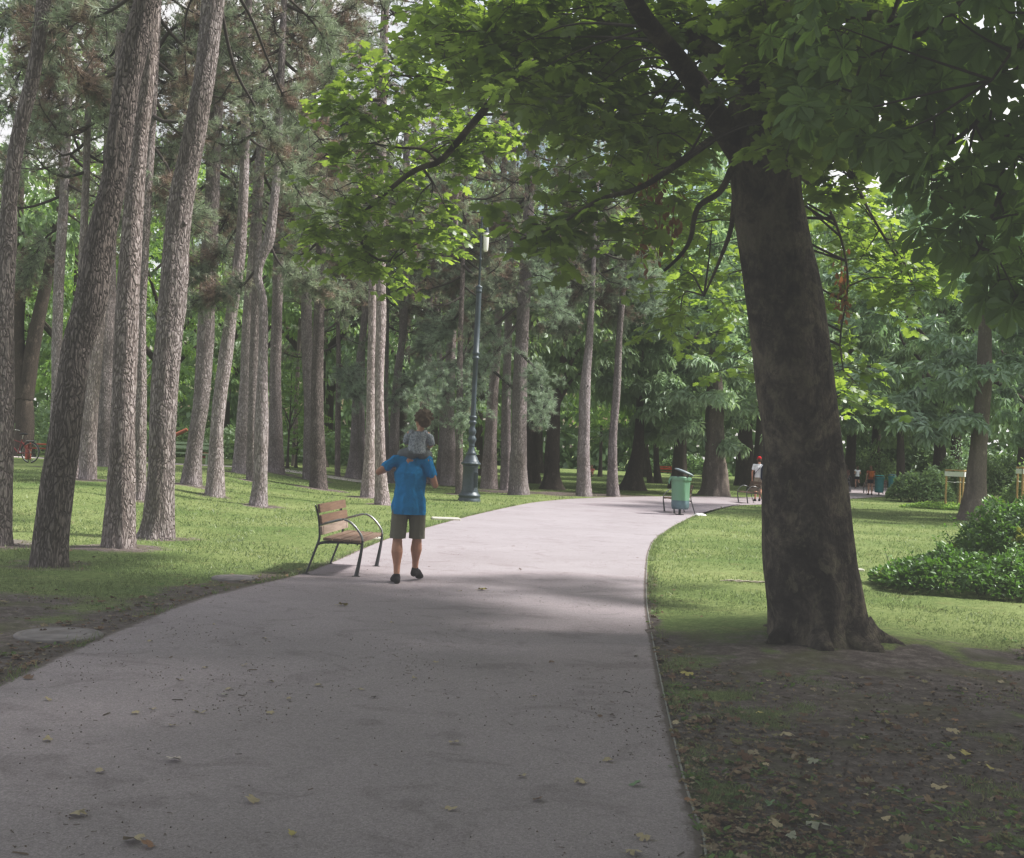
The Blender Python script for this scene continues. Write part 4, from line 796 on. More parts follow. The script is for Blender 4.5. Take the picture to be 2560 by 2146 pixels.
# clods and crumbs on the soil
X,Y,Z=gpts(9000,pw=.8,ymin=1450); k=(~inpoly(X,Y))&(dirt(X,Y)>.4); X,Y,Z=X[k],Y[k],Z[k]; n=len(X)
ICO=([(0,0,1),(.9,0,.2),(.2,.85,.1),(-.8,.4,.2),(-.6,-.7,.1),(.4,-.8,.2),(0,0,-.6)],[[0,1,2],[0,2,3],[0,3,4],[0,4,5],[0,5,1],[6,2,1],[6,3,2],[6,4,3],[6,5,4],[6,1,5]])
b=MB(); b.inst(ICO,frames(rnd(n),rnd(n)),R_.uniform(.004,.014,n),np.c_[X,Y,Z+.004]); b.build('soil_clods',litmat('soil_crumbs',[(.05,.04,.035),(.1,.08,.07),(.17,.15,.14),(.07,.055,.05)]),label='small clods and grit on the bare soil',cat='soil',kind='stuff')
# twigs and crumbs on the path
X,Y,Z=gpts(16000,x0=-300,x1=1900,pw=1.1,ymin=1265); k=inpoly(X,Y)&(R_.uniform(0,1,16000)<vnoise(X*1.3,Y*1.3,5.)**2*1.3); X,Y=X[k],Y[k]; n=len(X)
b=MB(); STK=([(-.06,0,0),(.06,0,0),(.05,1,.02),(-.05,1,.02),(0,.1,.09),(0,.9,.09)],[[0,1,4],[1,2,5,4],[2,3,5],[3,0,4,5]])
h=n//3; ya=R_.uniform(0,6.28,n); ax=np.c_[np.cos(ya),np.sin(ya),0*ya]
b.inst(STK,frames(ax[:h],np.tile([0,0,1.],(h,1))),R_.uniform(.008,.028,h)*np.where(R_.uniform(0,1,h)<.04,2.5,1),np.c_[X[:h],Y[:h],np.full(h,.008)])
b.inst(ICO,frames(ax[h:],np.array([0,0,1.])+rnd(n-h)*.4),R_.uniform(.002,.006,n-h),np.c_[X[h:],Y[h:],np.full(n-h,.008)])
b.build('path_debris',litmat('twig_crumbs',[(.07,.055,.05),(.12,.09,.07),(.18,.13,.1),(.08,.07,.07)]),label='tiny dark twigs and crumbs scattered on the path',cat='debris',kind='stuff')
# small broad leaved weeds
X,Y,Z=gpts(10000,pw=.9,ymin=1400); dm=dirt(X,Y); e=np.minimum(abs(X-xl(Y)),abs(X-xr(Y))); k=(~inpoly(X,Y))&(R_.uniform(0,1,len(X))<(.12+.5*np.exp(-e/.25))*(vnoise(X*1.7,Y*1.7,9.)>.4)*(dm>.12)); X,Y,Z=X[k],Y[k],Z[k]
b=MB(); m=7; n=len(X)*m; c=np.repeat(np.c_[X,Y,Z+.004],m,0); a=R_.uniform(0,6.28,n); ax=np.c_[np.cos(a),np.sin(a),R_.uniform(.1,.9,n)]
b.inst(LEAF,frames(ax,np.tile([0,0,1.],(n,1))+rnd(n)*.2),R_.uniform(.02,.05,n),c+rnd(n)*[.02,.02,.004]); b.build('ground_weeds',leafmat('weed_leaves',(.07,.14,.03),(.14,.24,.05),(.2,.34,.05),.35),label='small green weeds growing through the bare soil',cat='weeds',kind='stuff')
# single fallen leaves
LC={'tan':(.4,.34,.23),'yellow':(.42,.37,.13),'brown':(.18,.11,.07),'dark':(.08,.06,.05),'orange':(.3,.17,.1),'pale':(.5,.44,.42),'green':(.16,.26,.14),'grey':(.3,.31,.25)}
LMt={k:simple('fallen_leaf_'+k,c,.75,.22,25) for k,c in LC.items()}
FL={}
def fleaf(x,y,c,s=.085,lab=None,where='path',i=0):
    key=(c,i%4)
    if key not in FL: b=MB(); b.inst(CURL[i%5],np.eye(3)[None],[1.],[[0,0,0]],smooth=True); b.tube([(0,-.42,.05),(.05,-.7,.02),(.12,-.95,.06)],[.015,.012,.01],4); FL[key]=b.mesh('fallen_leaf',[LMt[c]])
    p=G(x,y); o=link('fallen_leaf',FL[key],loc=(p[0],p[1],p[2]+(.009 if where=='path' else .014))); s*=.8; o.scale=(s,s,s); o.rotation_euler=(R_.uniform(-.12,.12),R_.uniform(-.12,.12),R_.uniform(0,6.28))
    tag(o,lab or f'small dry {c} leaf lying loose on the shaded {where}','leaf',f'{c} leaves lying on the {where}')
i=0
for x,y,c in [(119,1755,'tan'),(338,1788,'tan'),(380,1778,'tan'),(488,1784,'yellow'),(508,1787,'tan'),(675,1788,'tan'),(429,1819,'tan'),(721,1753,'tan'),(677,1709,'tan'),(571,1728,'tan'),(119,1856,'tan'),(374,1608,'tan'),(611,1668,'tan'),(514,1674,'tan'),(535,1565,'tan'),(905,1729,'tan'),(936,1748,'dark'),(733,1568,'dark'),(448,1705,'tan'),(1036,1700,'tan'),(1335,1746,'tan'),(1519,1907,'tan'),(1530,1794,'dark'),(1500,1796,'brown'),(1590,1645,'dark'),(1586,2141,'tan'),(1305,1947,'tan'),(1343,2006,'brown'),(1134,1863,'tan'),(1451,1963,'tan'),(560,1743,'grey'),(250,1936,'tan'),(630,2011,'tan'),(1150,1480,'tan'),(1090,1660,'tan'),(1300,1426,'dark'),(1380,1660,'brown'),(795,1718,'tan'),(980,1560,'tan'),(660,1600,'tan')]:
    fleaf(x,y,c,R_.uniform(.055,.08)*(.75 if y<1850 else 1),i=i); i+=1
for x,y,c,s,lab in [(436,1907,'pale',.085,'whitish pink curled leaf alone on the middle left of the path'),(195,2044,'tan',.09,'pale tan leaf with lobed tips on the path, lower left'),(331,2111,'tan',.12,'large tan maple leaf at the very bottom of the path'),(370,2122,'orange',.08,'orange brown leaf touching the large tan maple leaf'),(731,2093,'yellow',.06,'small ochre leaf at the bottom middle left of the path'),(857,1517,'yellow',.11,'bright yellow leaf flat on the path below the man'),(1207,1478,'yellow',.12,'yellow green leaf on the path to the right of the man'),(71,1701,'brown',.09,'rusty brown leaf at the left path edge near the round cover'),(1588,1969,'green',.085,'bluish green leaf with a brown tip near the path edging'),(1608,2103,'tan',.075,'two toned tan leaf at the bottom right of the path'),(1128,2030,'tan',.07,'tan leaf lying alone at the bottom centre of the path')]:
    fleaf(x,y,c,s,lab,i=i); i+=1
for x,y,c,s,lab in [(2048,2080,'grey',.13,'big grey green leaf on the soil at the bottom right'),(1977,2103,'grey',.08,'grey leaf just left of the big grey green leaf on the soil'),(1969,1848,'tan',.1,'flat tan leaf on the soil below the maple trunk'),(1717,1694,'yellow',.12,'long pale yellow leaf on the soil left of the maple foot'),(2348,1980,'tan',.1,'tan star shaped leaf on the soil at the lower right'),(2353,2123,'tan',.11,'pale tan leaf at the bottom right corner of the soil'),(2411,1894,'yellow',.08,'bright yellow leaf on the soil at the right'),(1692,1818,'tan',.09,'tan leaf just right of the path edging'),(2033,1914,'grey',.09,'silvery leaf on the bare soil right of centre'),(2020,2020,'brown',.09,'brown curled leaf above the big grey green leaf'),(2380,1838,'tan',.1,'ragged tan leaf on the pale soil at the right'),(1900,1790,'yellow',.06,'small yellow leaf on the soil in front of the maple')]:
    fleaf(x,y,c,s,lab,'soil',i=i); i+=1
for j in range(26):
    x=R_.uniform(1720,2540); y=R_.uniform(1700,2130); fleaf(x,y,['brown','tan','tan','orange','yellow','green'][j%6],R_.uniform(.05,.08),None,'soil',i=i); i+=1
# round covers and slabs
conc=simple('worn_concrete',(.19,.175,.18),.9,.25,7,.4,.004)
for x,y,r,lab in [(147,1592,.325,'large round concrete cover raised above the soil at the lower left'),(588,1448,.26,'round concrete cover lying flush in the grass behind the first one')]:
    p=G(x,y); b=MB(); b.lathe([(r,-.05),(r,.018),(r-.012,.028),(r-.05,.03),(r-.055,.024),(r-.065,.03),(.09,.032),(.085,.026),(.001,.026)],48); b.tube([(.2,-.02,.03),(.2,0,.036),(.2,.02,.03)],.008,6)
    b.build('manhole_cover',conc,loc=tuple(p-np.array([0,0,.004])),label=lab,cat='manhole cover')
pale=simple('pale_stone',(.5,.49,.42),.9,.12,8)
for x,y,w,d,lab in [(1115,1300,.62,.42,'pale stone slab set in the lawn right of the walking man'),(918,1349,.5,.4,'pale stone slab set in the lawn behind the bench'),(2145,1430,.16,.12,'small pale stone in the grass right of the maple trunk')]:
    p=G(x,y); b=MB(); b.box((0,0,.018),(w,d,.06),bev=.012); b.build('stone_slab',pale,loc=tuple(p),label=lab,cat='slab').rotation_euler=(0,0,.15)
p=G(1858,1459); b=MB(); R_=np.random.RandomState(3)
for k in range(5): b.tube([(-.3+.1*k,R_.uniform(-.04,.04),.02),(-.15+.1*k,R_.uniform(-.03,.03),.035),(-.05+.12*k,R_.uniform(-.04,.04),.02)],[.006,.012,.005],6)
b.build('dead_branch',simple('bleached_wood',(.4,.36,.32),.9,.2,20),loc=tuple(p),label='pale broken dead branch in the grass left of the maple trunk',cat='branch')
# ---------------------------------------------------------------- benches
MET=simple('painted_dark_metal',(.075,.08,.088),.5,.25,15,.1,.001,.3); ALU=simple('worn_grey_metal',(.3,.31,.32),.38,.2,15,.1,.001,.8)
def woodm(name,c):
    m,nt=mat(name); v=coords(nt,(14,.9,14)); n=noise(nt,v,3,5,.6,.5); finish(nt,ramp(nt,n,[(.3,tuple(a*.7 for a in c)),(.7,tuple(min(1,a*1.2) for a in c))]),.55,n,.3,.004,.35); return m
WB=woodm('varnished_brown_wood',(.17,.11,.08)); WF=woodm('faded_wood',(.3,.235,.2)); WS=woodm('seat_wood',(.2,.14,.11))
def bench(p,rz,lab,L=1.26,group='brown slatted park benches'):
    root=empty('park_bench',p,rz,label=lab,cat='bench',group=group)
    for v in(0,L):
        b=MB(); up=spline([(0,v,0),(.06,v,.17),(.125,v,.365),(.147,v,.45),(.137,v,.6),(.115,v,.72),(.08,v,.83)],26); b.tube(up,np.interp(np.linspace(0,1,26),[0,.4,1],[.017,.021,.016]),8,flat=.7)
        b.box((0,v,.006),(.07,.05,.012)); b.build('rear_leg',MET,root)
        b=MB(); b.tube(spline([(.61,v,0),(.635,v,.15),(.66,v,.32),(.668,v,.43)],14),np.linspace(.033,.018,14),8,flat=.8); b.box((.61,v,.006),(.09,.06,.012)); b.build('front_leg',MET,root)
        b=MB(); b.tube(spline([(.128,v,.365),(.2,v,.39),(.4,v,.402),(.66,v,.405)],14),.017,8); b.build('seat_rail',MET,root)
        b=MB(); b.tube(spline([(.668,v,.42),(.655,v,.48),(.60,v,.56),(.53,v,.63),(.46,v,.668),(.40,v,.672),(.30,v,.645),(.15,v,.60)],30),.014,9); b.build('armrest',ALU,root)
    lean=math.atan2(-.05,.3)
    for k,(u,z,h) in enumerate([(.168,.535,.105),(.155,.665,.105),(.128,.795,.105)]):
        b=MB(); c,s=math.cos(lean),math.sin(lean); M=np.array([[c,0,s],[0,1,0],[-s,0,c]]); b.box((u+.012,L/2,z),(.032,L+.14,h),M=M,bev=.006)
        o=b.build('backrest_slat',[WF if k==0 else WB],root)
        if k==0: o['label']='faded greyish lowest backrest slat'
    for k in range(4):
        b=MB(); b.box((.255+.118*k,L/2,.435-.004*k),(.098,L+.14,.034),bev=.006); b.build('seat_slat',WS,root)
        b=MB()
    for v in(0,L):
        b=MB()
        for k in range(4): b.tube([(.255+.118*k,v,.402),(.255+.118*k,v,.375)],.008,6)
        b.build('bolts',MET,root)
    return root
pa,pb=G(764,1436),G(825,1411); d=pb-pa; rz=math.atan2(d[1],d[0])-math.pi/2
bench(tuple(pa),rz,'brown slatted bench with arched metal armrests beside the walking man',L=float(np.linalg.norm(d[:2])))
pa,pb=G(1738,1287),G(1752,1281); d=pb-pa
def mirrored(near_rear,ang,lab,L=1.15):   # faces the path, to the left
    p=np.array(near_rear); return bench((p[0],p[1],p[2]),ang,lab,L)
# facing -X: local u axis -> -X ; local v axis -> -Y, so start from the far end
def bench_left(px,py,lab,a=0.,L=1.15):
    p=G(px,py); u=np.array([-math.cos(a),-math.sin(a)]); v=np.array([-u[1],u[0]]); q=p[:2]-v*L; return bench((q[0],q[1],p[2]),math.atan2(u[1],u[0]),lab,L)
bench_left(1738,1287,'bench facing left, half hidden behind the green rubbish bin',.12)
bench_left(1908,1261,'bench at the feet of the man in the red cap',.1,L=1.2)
q=G(2222,1237); bench((q[0],q[1]+.5,0),math.pi*.5,'distant bench between the two blue green bins',1.2)
# simple plank benches / rails far off
def plankbench(px,py,lab,c,L=2.,h=.45,rz=0,back=True,name='plank_bench'):
    p=G(px,py); root=empty(name,tuple(p),rz,label=lab,cat='bench'); w=woodm(name+'_paint',c)
    for z,y,hh in [(h,0,.05)]+([(h+.25,.28,.14),(h+.42,.31,.1)] if back else [(h-.16,.0,.06)]):
        b=MB(); b.box((0,y,z),(L,.34 if z==h else .04,hh),bev=.01); b.build('plank',w,root)
    for x in(-L*.38,L*.38):
        b=MB(); b.box((x,.05,h/2),(.09,.36,h),bev=.01); b.build('leg',w if c[0]>.3 else MET,root)
        if back: b=MB(); b.box((x,.34,(h+.5)/2+.1),(.06,.05,h+.3),bev=.01); b.build('back_post',w if c[0]>.3 else MET,root)
    return root
plankbench(96,1150,'low red wooden bench beside the rear wheel of the bicycle',(.42,.09,.05),L=1.1,h=.6,back=False)
plankbench(515,1160,'short red bench seen between two leaning pines',(.45,.08,.06),L=1.3,back=False)
plankbench(458,1160,'pale green plank bench behind the knotty pine',(.35,.45,.3),L=2.6)
plankbench(722,1162,'pale green plank bench in the gap left of the tight pair',(.35,.45,.3),L=2.2)
plankbench(1676,1193,'red plank bench left of the bin lid, far behind the lawn',(.5,.12,.07),L=2.6)
p=G(452,1165); root=empty('seesaw',tuple(p),label='tilted orange red playground beam sticking out behind the knotty pine',cat='playground beam')
b=MB(); a=P(400,1106,p[1])-p; c=P(468,1074,p[1])-p; b.tube([a,c],[.09,.07],4); b.build('beam',woodm('red_beam_paint',(.36,.13,.08)),root); b=MB(); m_=(a+c)/2; b.tube([(m_[0]-.3,0,0),(m_[0]-.3,0,m_[2]-.1)],.06,10); b.build('post',MET,root)
# ---------------------------------------------------------------- lamp post
GREEN=simple('grey_green_lamp_paint',(.06,.08,.095),.42,.15,9,.1,.001,.15,.5)
p=G(1173,1253); s=F/p[1]; root=empty('street_lamp',tuple(p),label='tall grey green cast iron park lamp with an ornate base, beside the pines',cat='street lamp')
b=MB(); b.lathe([(.35,-.03),(.35,.03),(.335,.06),(.32,.10),(.325,.13),(.345,.16),(.33,.20),(.285,.24),(.265,.28)],32); b.build('foot',GREEN,root)
b=MB(); b.lathe([(.262,.28),(.258,.33),(.24,.4),(.235,.7),(.228,1.04),(.245,1.06),(.245,1.09),(.23,1.10)],32); b.box((.16,-.195,.66),(.2,.03,.46),bev=.012,M=np.array([[.8,.6,0],[-.6,.8,0],[0,0,1]])); b.build('base_cylinder',GREEN,root)
b=MB(); b.lathe([(.23,1.10),(.285,1.12),(.3,1.15),(.285,1.18),(.26,1.20)],32,mod=lambda a,z:.04*np.cos(a*24)); b.lathe([(.26,1.20),(.24,1.25),(.215,1.28),(.2,1.34),(.155,1.4),(.15,1.43),(.165,1.45),(.13,1.5),(.1,1.58),(.085,1.66)],32); b.build('shoulder',GREEN,root)
b=MB(); b.lathe([(.085,1.66),(.1,1.70),(.085,1.73),(.09,1.78),(.125,1.85),(.13,1.92),(.1,1.98),(.08,2.02),(.095,2.05),(.12,2.12),(.11,2.18),(.085,2.24),(.075,2.3),(.09,2.36),(.12,2.4),(.12,2.45),(.085,2.47),(.10,2.52),(.125,2.56),(.125,2.6),(.075,2.63)],28,mod=lambda a,z:.05*np.cos(a*8)*((z>1.78)&(z<2.2))); b.build('ornament',GREEN,root)
b=MB(); b.lathe([(.08,2.6),(.077,3.5),(.077,4.35),(.115,4.38),(.115,4.43),(.085,4.45),(.092,4.5),(.115,4.53),(.115,4.58),(.092,4.6),(.09,5.5),(.085,6.5)],24); b.build('pole',GREEN,root)
zt=float(P(1198,717,p[1])[2]-p[2])
b=MB(); b.lathe([(.085,6.5),(.085,zt-.2),(.1,zt-.18),(.1,zt-.12),(.085,zt-.1),(.11,zt-.04),(.11,zt),(.05,zt+.03),(.03,zt+.06)],24); b.build('pole_cap',GREEN,root)
z1=float(P(1195,628,p[1])[2]-p[2]); z2=float(P(1205,572,p[1])[2]-p[2])
b=MB(); b.lathe([(.035,zt),(.032,z1-.3),(.05,z1-.28),(.05,z1-.22),(.03,z1-.2),(.028,z2+.6)],12); b.tube(spline([(0,0,z2+.5),(.03,0,z2+.75),(.1,0,z2+.8),(.15,0,z2+.6),(.15,0,z2+.1)],16),.02,8); b.build('bracket',GREEN,root)
mg,nt=mat('milky_glass'); finish(nt,(.82,.82,.76),.25,spec=.5)
b=MB(); b.lathe([(.001,z1-.02),(.06,z1),(.075,z1+.04),(.095,z2-.16),(.08,z2-.12)],20,c=(.15,0,0)); b.build('lamp_glass',mg,root)
b=MB(); b.lathe([(.085,z2-.15),(.09,z2-.1),(.05,z2+.03),(.02,z2+.12)],18,c=(.15,0,0)); b.build('lamp_cap',GREEN,root)
# ---------------------------------------------------------------- bins
def bagmat(name,c0,c1,zc):
    m,nt=mat(name); v=coords(nt); sx=nd(nt,'ShaderNodeSeparateXYZ'); nt.links.new(v,sx.inputs[0])
    n=noise(nt,coords(nt,(9,9,1.2)),2,3); a=nd(nt,'ShaderNodeMath',operation='MULTIPLY_ADD'); a.inputs[1].default_value=.5; nt.links.new(n,a.inputs[0]); nt.links.new(sx.outputs[2],a.inputs[2])
    col=ramp(nt,a.outputs[0],[(zc-.02,c0),(zc+.03,c1)]); b=finish(nt,col,.3,n,.5,.03,.5); return m
BAG=bagmat('green_bag_film',(.15,.28,.2),(.3,.5,.32),1.05); BAGB=simple('blue_grey_bag_base',(.11,.17,.2),.4,.25,6,.4,.01); DARKM=simple('dark_bin_metal',(.05,.06,.065),.5,.2,10)
def bin_(px,py,lab,h=1.2,lid='open',cols=None,rot=0,detail=True):
    p=G(px,py); root=empty('waste_bin',tuple(p),rot,label=lab,cat='bin',group=None)
    f=h/1.2; fold=lambda a,z:.035*np.cos(a*7+z*4)+.02*np.cos(a*13-z*7); g,bb=(cols or (BAG,BAGB))[:2]
    b=MB(); b.lathe([(.02,.0),(.035,.0),(.035,.2*f)],10); b.box((0,0,.012),(.22,.22,.02)); b.build('post',DARKM,root)
    b=MB(); b.lathe([(.02,.15*f),(.215*f,.16*f),(.235*f,.22*f),(.235*f,.33*f),(.232*f,.40*f)],36,mod=fold); b.build('bag_bottom',bb,root)
    b=MB(); b.lathe([(.234*f,.395*f),(.235*f,.6*f),(.25*f,.85*f),(.255*f,1.0*f),(.28*f,1.03*f),(.285*f,1.0*f),(.275*f,.93*f)],40,mod=fold); 
    if lid=='open': b.tube(spline([(-.26,0,1.02),(-.31,-.03,1.0),(-.34,-.05,.92),(-.33,-.05,.86)],8),[.05,.05,.04,.03,.03,.02,.02,.01],8)
    b.build('bag',g,root)
    b=MB(); b.lathe([(.262*f,.99*f),(.272*f,1.0*f),(.272*f,1.03*f),(.262*f,1.04*f)],36); b.build('rim',DARKM,root)
    b=MB(); an=math.radians(20 if lid=='open' else 0); c,s=math.cos(an),math.sin(an); o=(.08*f,0,1.16*f) if lid=='open' else (0,0,1.12*f)
    b.lathe([(.001,.03),(.2*f,.025),(.27*f,.0),(.275*f,-.035),(.265*f,-.035),(.25*f,-.01),(.001,.0)],32); V=b.V[0]; b.V[0]=V@np.array([[c,0,-s],[0,1,0],[s,0,c]]) + np.array(o)
    b.tube([(.2*f,.0,1.0*f),(o[0]+.1,0,o[2]-.03)],.012,6); b.build('lid',cols[2] if cols else simple('slate_lid',(.2,.24,.27),.4,.1,6),root); return root
bin_(1699,1288,'waste bin with a green plastic bag and a tilted dark lid',1.27,rot=.0)
TEAL=simple('blue_green_bag',(.04,.22,.23),.45,.15,5); TEALL=simple('turquoise_rim',(.1,.42,.42),.4,.1,5)
bin_(2197,1239,'blue green bin nearer to the walkers on the far path',1.25,'flat',(TEAL,TEAL,TEALL)); bin_(2229,1228,'second blue green bin further right on the far path',1.25,'flat',(TEAL,TEAL,simple('slate_blue_lid',(.1,.2,.28),.4,.1,5)))
p=G(1748,1289); b=MB(); R_=np.random.RandomState(2); b.lathe([(.001,.05),(.07,.06),(.12,.035),(.15,.004)],14,mod=lambda a,z:.3*np.cos(a*3)+.15*np.cos(a*7)); b.build('crumpled_paper',simple('white_paper',(.75,.76,.76),.8,.05,9),loc=tuple(p),label='crumpled white bag on the ground by the bench behind the bin',cat='litter')
# ---------------------------------------------------------------- staked saplings
STK_=woodm('pale_stake_wood',(.55,.38,.2)); SGN=simple('white_band',(.75,.77,.78),.7,.05,6)
def staked(cx,cy,posts,lab,top,sap=True,text=None):
    c=G(cx,cy); root=empty('tree_support_frame',tuple(c),label=lab,cat='stakes'); H=top
    for x,y in posts: b=MB(); b.tube([(x,y,-.1),(x,y,H)],.04,10); b.build('stake',STK_,root)
    n=len(posts)
    for i in range(n):
        a=np.array([*posts[i],0]); d=np.array([*posts[(i+1)%n],0]); L=np.linalg.norm(d-a); an=math.atan2(d[1]-a[1],d[0]-a[0]); M=np.array([[math.cos(an),-math.sin(an),0],[math.sin(an),math.cos(an),0],[0,0,1]])
        off=M@np.array([0,-.055,0])
        b=MB(); b.box((a+d)/2+[0,0,H+.02],(L+.12,.09,.05),M=M,bev=.008); b.build('top_rail',STK_,root); b=MB(); b.box((a+d)/2+[0,0,H-.14]+off,(L+.1,.012,.2),M=M); o=b.build('band',SGN,root)
        if i==0 and text:
            cu=bpy.data.curves.new('lettering','FONT'); cu.body=text; cu.size=.13; cu.extrude=.002; cu.align_x='CENTER'; cu.align_y='CENTER'; t=bpy.data.objects.new('lettering',cu); COL.objects.link(t); t.parent=o
            q=(a+d)/2+[0,0,H-.14]+M@np.array([0,-.064,0]); t.location=tuple(q); t.rotation_euler=(math.pi/2,0,an); cu.materials.append(simple('dark_print',(.08,.1,.14),.7,.1,5)); bpy.context.view_layer.update(); me=bpy.data.meshes.new_from_object(t.evaluated_get(bpy.context.evaluated_depsgraph_get())); lo=t.location.copy(); ro=t.rotation_euler.copy(); bpy.data.objects.remove(t); t=link('lettering',me,o); t.location=lo; t.rotation_euler=ro
        b=MB(); b.tube([a+[0,0,H*.72],(a+d)/2+[0,0,H*.70],d+[0,0,H*.72]],.012,6); b.build('tie',SGN,root)
    return root,c
r1,c1=staked(2394,1276,[(-.38,.35),(.05,-.35),(.45,.15),(.35,.75)],'pale wooden stakes with a white band left of the leaning chestnut trunk',1.62)
r2,c2=staked(2548,1288,[(0,-.2),(.7,-.05),(.8,.7),(.15,.6)],'pale wooden stakes with a printed white band at the right edge',1.85,text='WIR SIND')
def sapling(p,h,lab,lean,seed):
    global R_
    R_=np.random.RandomState(seed); root=empty('sapling',tuple(p),label=lab,cat='young tree'); b=MB(); q=spline([(0,0,0),(lean*.3,0,h*.4),(lean,0,h)],16); b.tube(q,np.linspace(.02,.006,16),7); b.build('stem',simple('green_bark',(.16,.17,.09),.8,.2,20),root)
    n=260; t=R_.uniform(.55,1.02,n); c=q[np.clip((t*15).astype(int),0,15)]; o=rnd(n)*np.array([.16,.16,.1]); b=MB(); b.inst(LEAF,frames(norm(o+[0,0,.05]),rnd(n)+[0,0,1.]),R_.uniform(.06,.11,n),c+o); b.build('leaves',MAT['chestgrey'],root)
sapling(c1+np.array([.0,.1,0]),2.9,'slim young sapling growing inside the left stakes',.05,5); sapling(c1+np.array([.42,.45,0]),3.3,'young sapling right beside the chestnut trunk, inside the left stakes',.25,6)
# ---------------------------------------------------------------- bicycle
def bicycle(p,rz,s=1.0):
    root=empty('bicycle',tuple(p),rz,label='red framed city bicycle with mudguards parked among the pines at the left edge',cat='bicycle'); root.scale=(s,s,s)
    RB=simple('rubber_black',(.02,.02,.022),.7,.1,20); RED=simple('red_frame_paint',(.2,.025,.03),.4,.08,10); CH=simple('chrome',(.5,.5,.5),.3,.1,10,metal=.9)
    a=np.linspace(0,2*math.pi,37)
    for x,wn in((0,'wheel'),(1.06,'wheel')):
        w=empty(wn,(x,0,.35)); w.parent=root
        b=MB(); b.tube(np.c_[.335*np.cos(a),0*a,.335*np.sin(a)],.017,8,cap=False); b.build('tyre',RB,w)
        b=MB(); b.tube(np.c_[.312*np.cos(a),0*a,.312*np.sin(a)],.010,6,cap=False); b.build('rim',CH,w)
        b=MB()
        for k in range(24): t=k*math.pi/12; b.tube([(.02*math.cos(t+.5),(-1)**k*.025,.02*math.sin(t+.5)),(.31*math.cos(t),0,.31*math.sin(t))],.0016,4,cap=False)
        b.tube([(0,-.04,0),(0,.04,0)],.02,10); b.build('spokes',CH,w)
        f=np.linspace(-.1,2.7,20) if x else np.linspace(.2,3.1,20); b=MB(); b.tube(np.c_[x+.365*np.cos(f),0*f,.35+.365*np.sin(f)],.022,6,flat=.5,cap=False); b.build('mudguard',MET,root)
    def t(n,m,*ps,r=.016): b=MB(); b.tube(ps[0] if len(ps)==1 else ps,r,9); b.build(n,m,root)
    t('seat_tube',RED,(.45,0,.3),(.33,0,.78)); t('down_tube',RED,(.45,0,.3),(.88,0,.72),r=.02); t('top_tube',RED,(.36,0,.66),(.86,0,.8)); t('chain_stay',RED,(.45,.04,.3),(0,.05,.35)); t('seat_stay',RED,(.35,.03,.72),(0,.05,.35)); t('fork',RED,(.85,0,.85),(.9,0,.66),(1.06,.04,.35))
    t('seat_post',CH,(.33,0,.78),(.30,0,.93),r=.012); t('stem',CH,(.85,0,.85),(.82,0,1.04),r=.013); t('handlebar',CH,spline([(.66,-.29,1.06),(.78,-.24,1.08),(.83,0,1.05),(.78,.24,1.08),(.66,.29,1.06)],14),r=.012)
    b=MB(); b.lathe([(.001,-.02),(.12,-.02),(.13,.01),(.1,.035),(.001,.045)],18,c=(0,0,0)); b.V[0]*=np.array([1.15,.75,1]); b.V[0]+=np.array([.28,0,.95]); b.build('saddle',RB,root)
    b=MB(); b.box((-.04,0,.74),(.36,.13,.015),bev=.005); b.tube([(-.1,.06,.74),(0,.05,.36)],.006,5); b.tube([(-.1,-.06,.74),(0,-.05,.36)],.006,5); b.build('luggage_rack',ALU,root)
    b=MB(); b.lathe([(.001,-.01),(.09,-.01),(.09,.01),(.001,.01)],20); V=b.V[0]; b.V[0]=V[:,[0,2,1]]+np.array([.45,-.05,.3]); b.tube([(.45,-.06,.3),(.5,-.07,.14)],.01,6); b.tube([(.45,.06,.3),(.4,.07,.46)],.01,6); b.build('crankset',CH,root)
pb_=G(74,1158); bicycle(pb_,math.pi-.25,1.02)
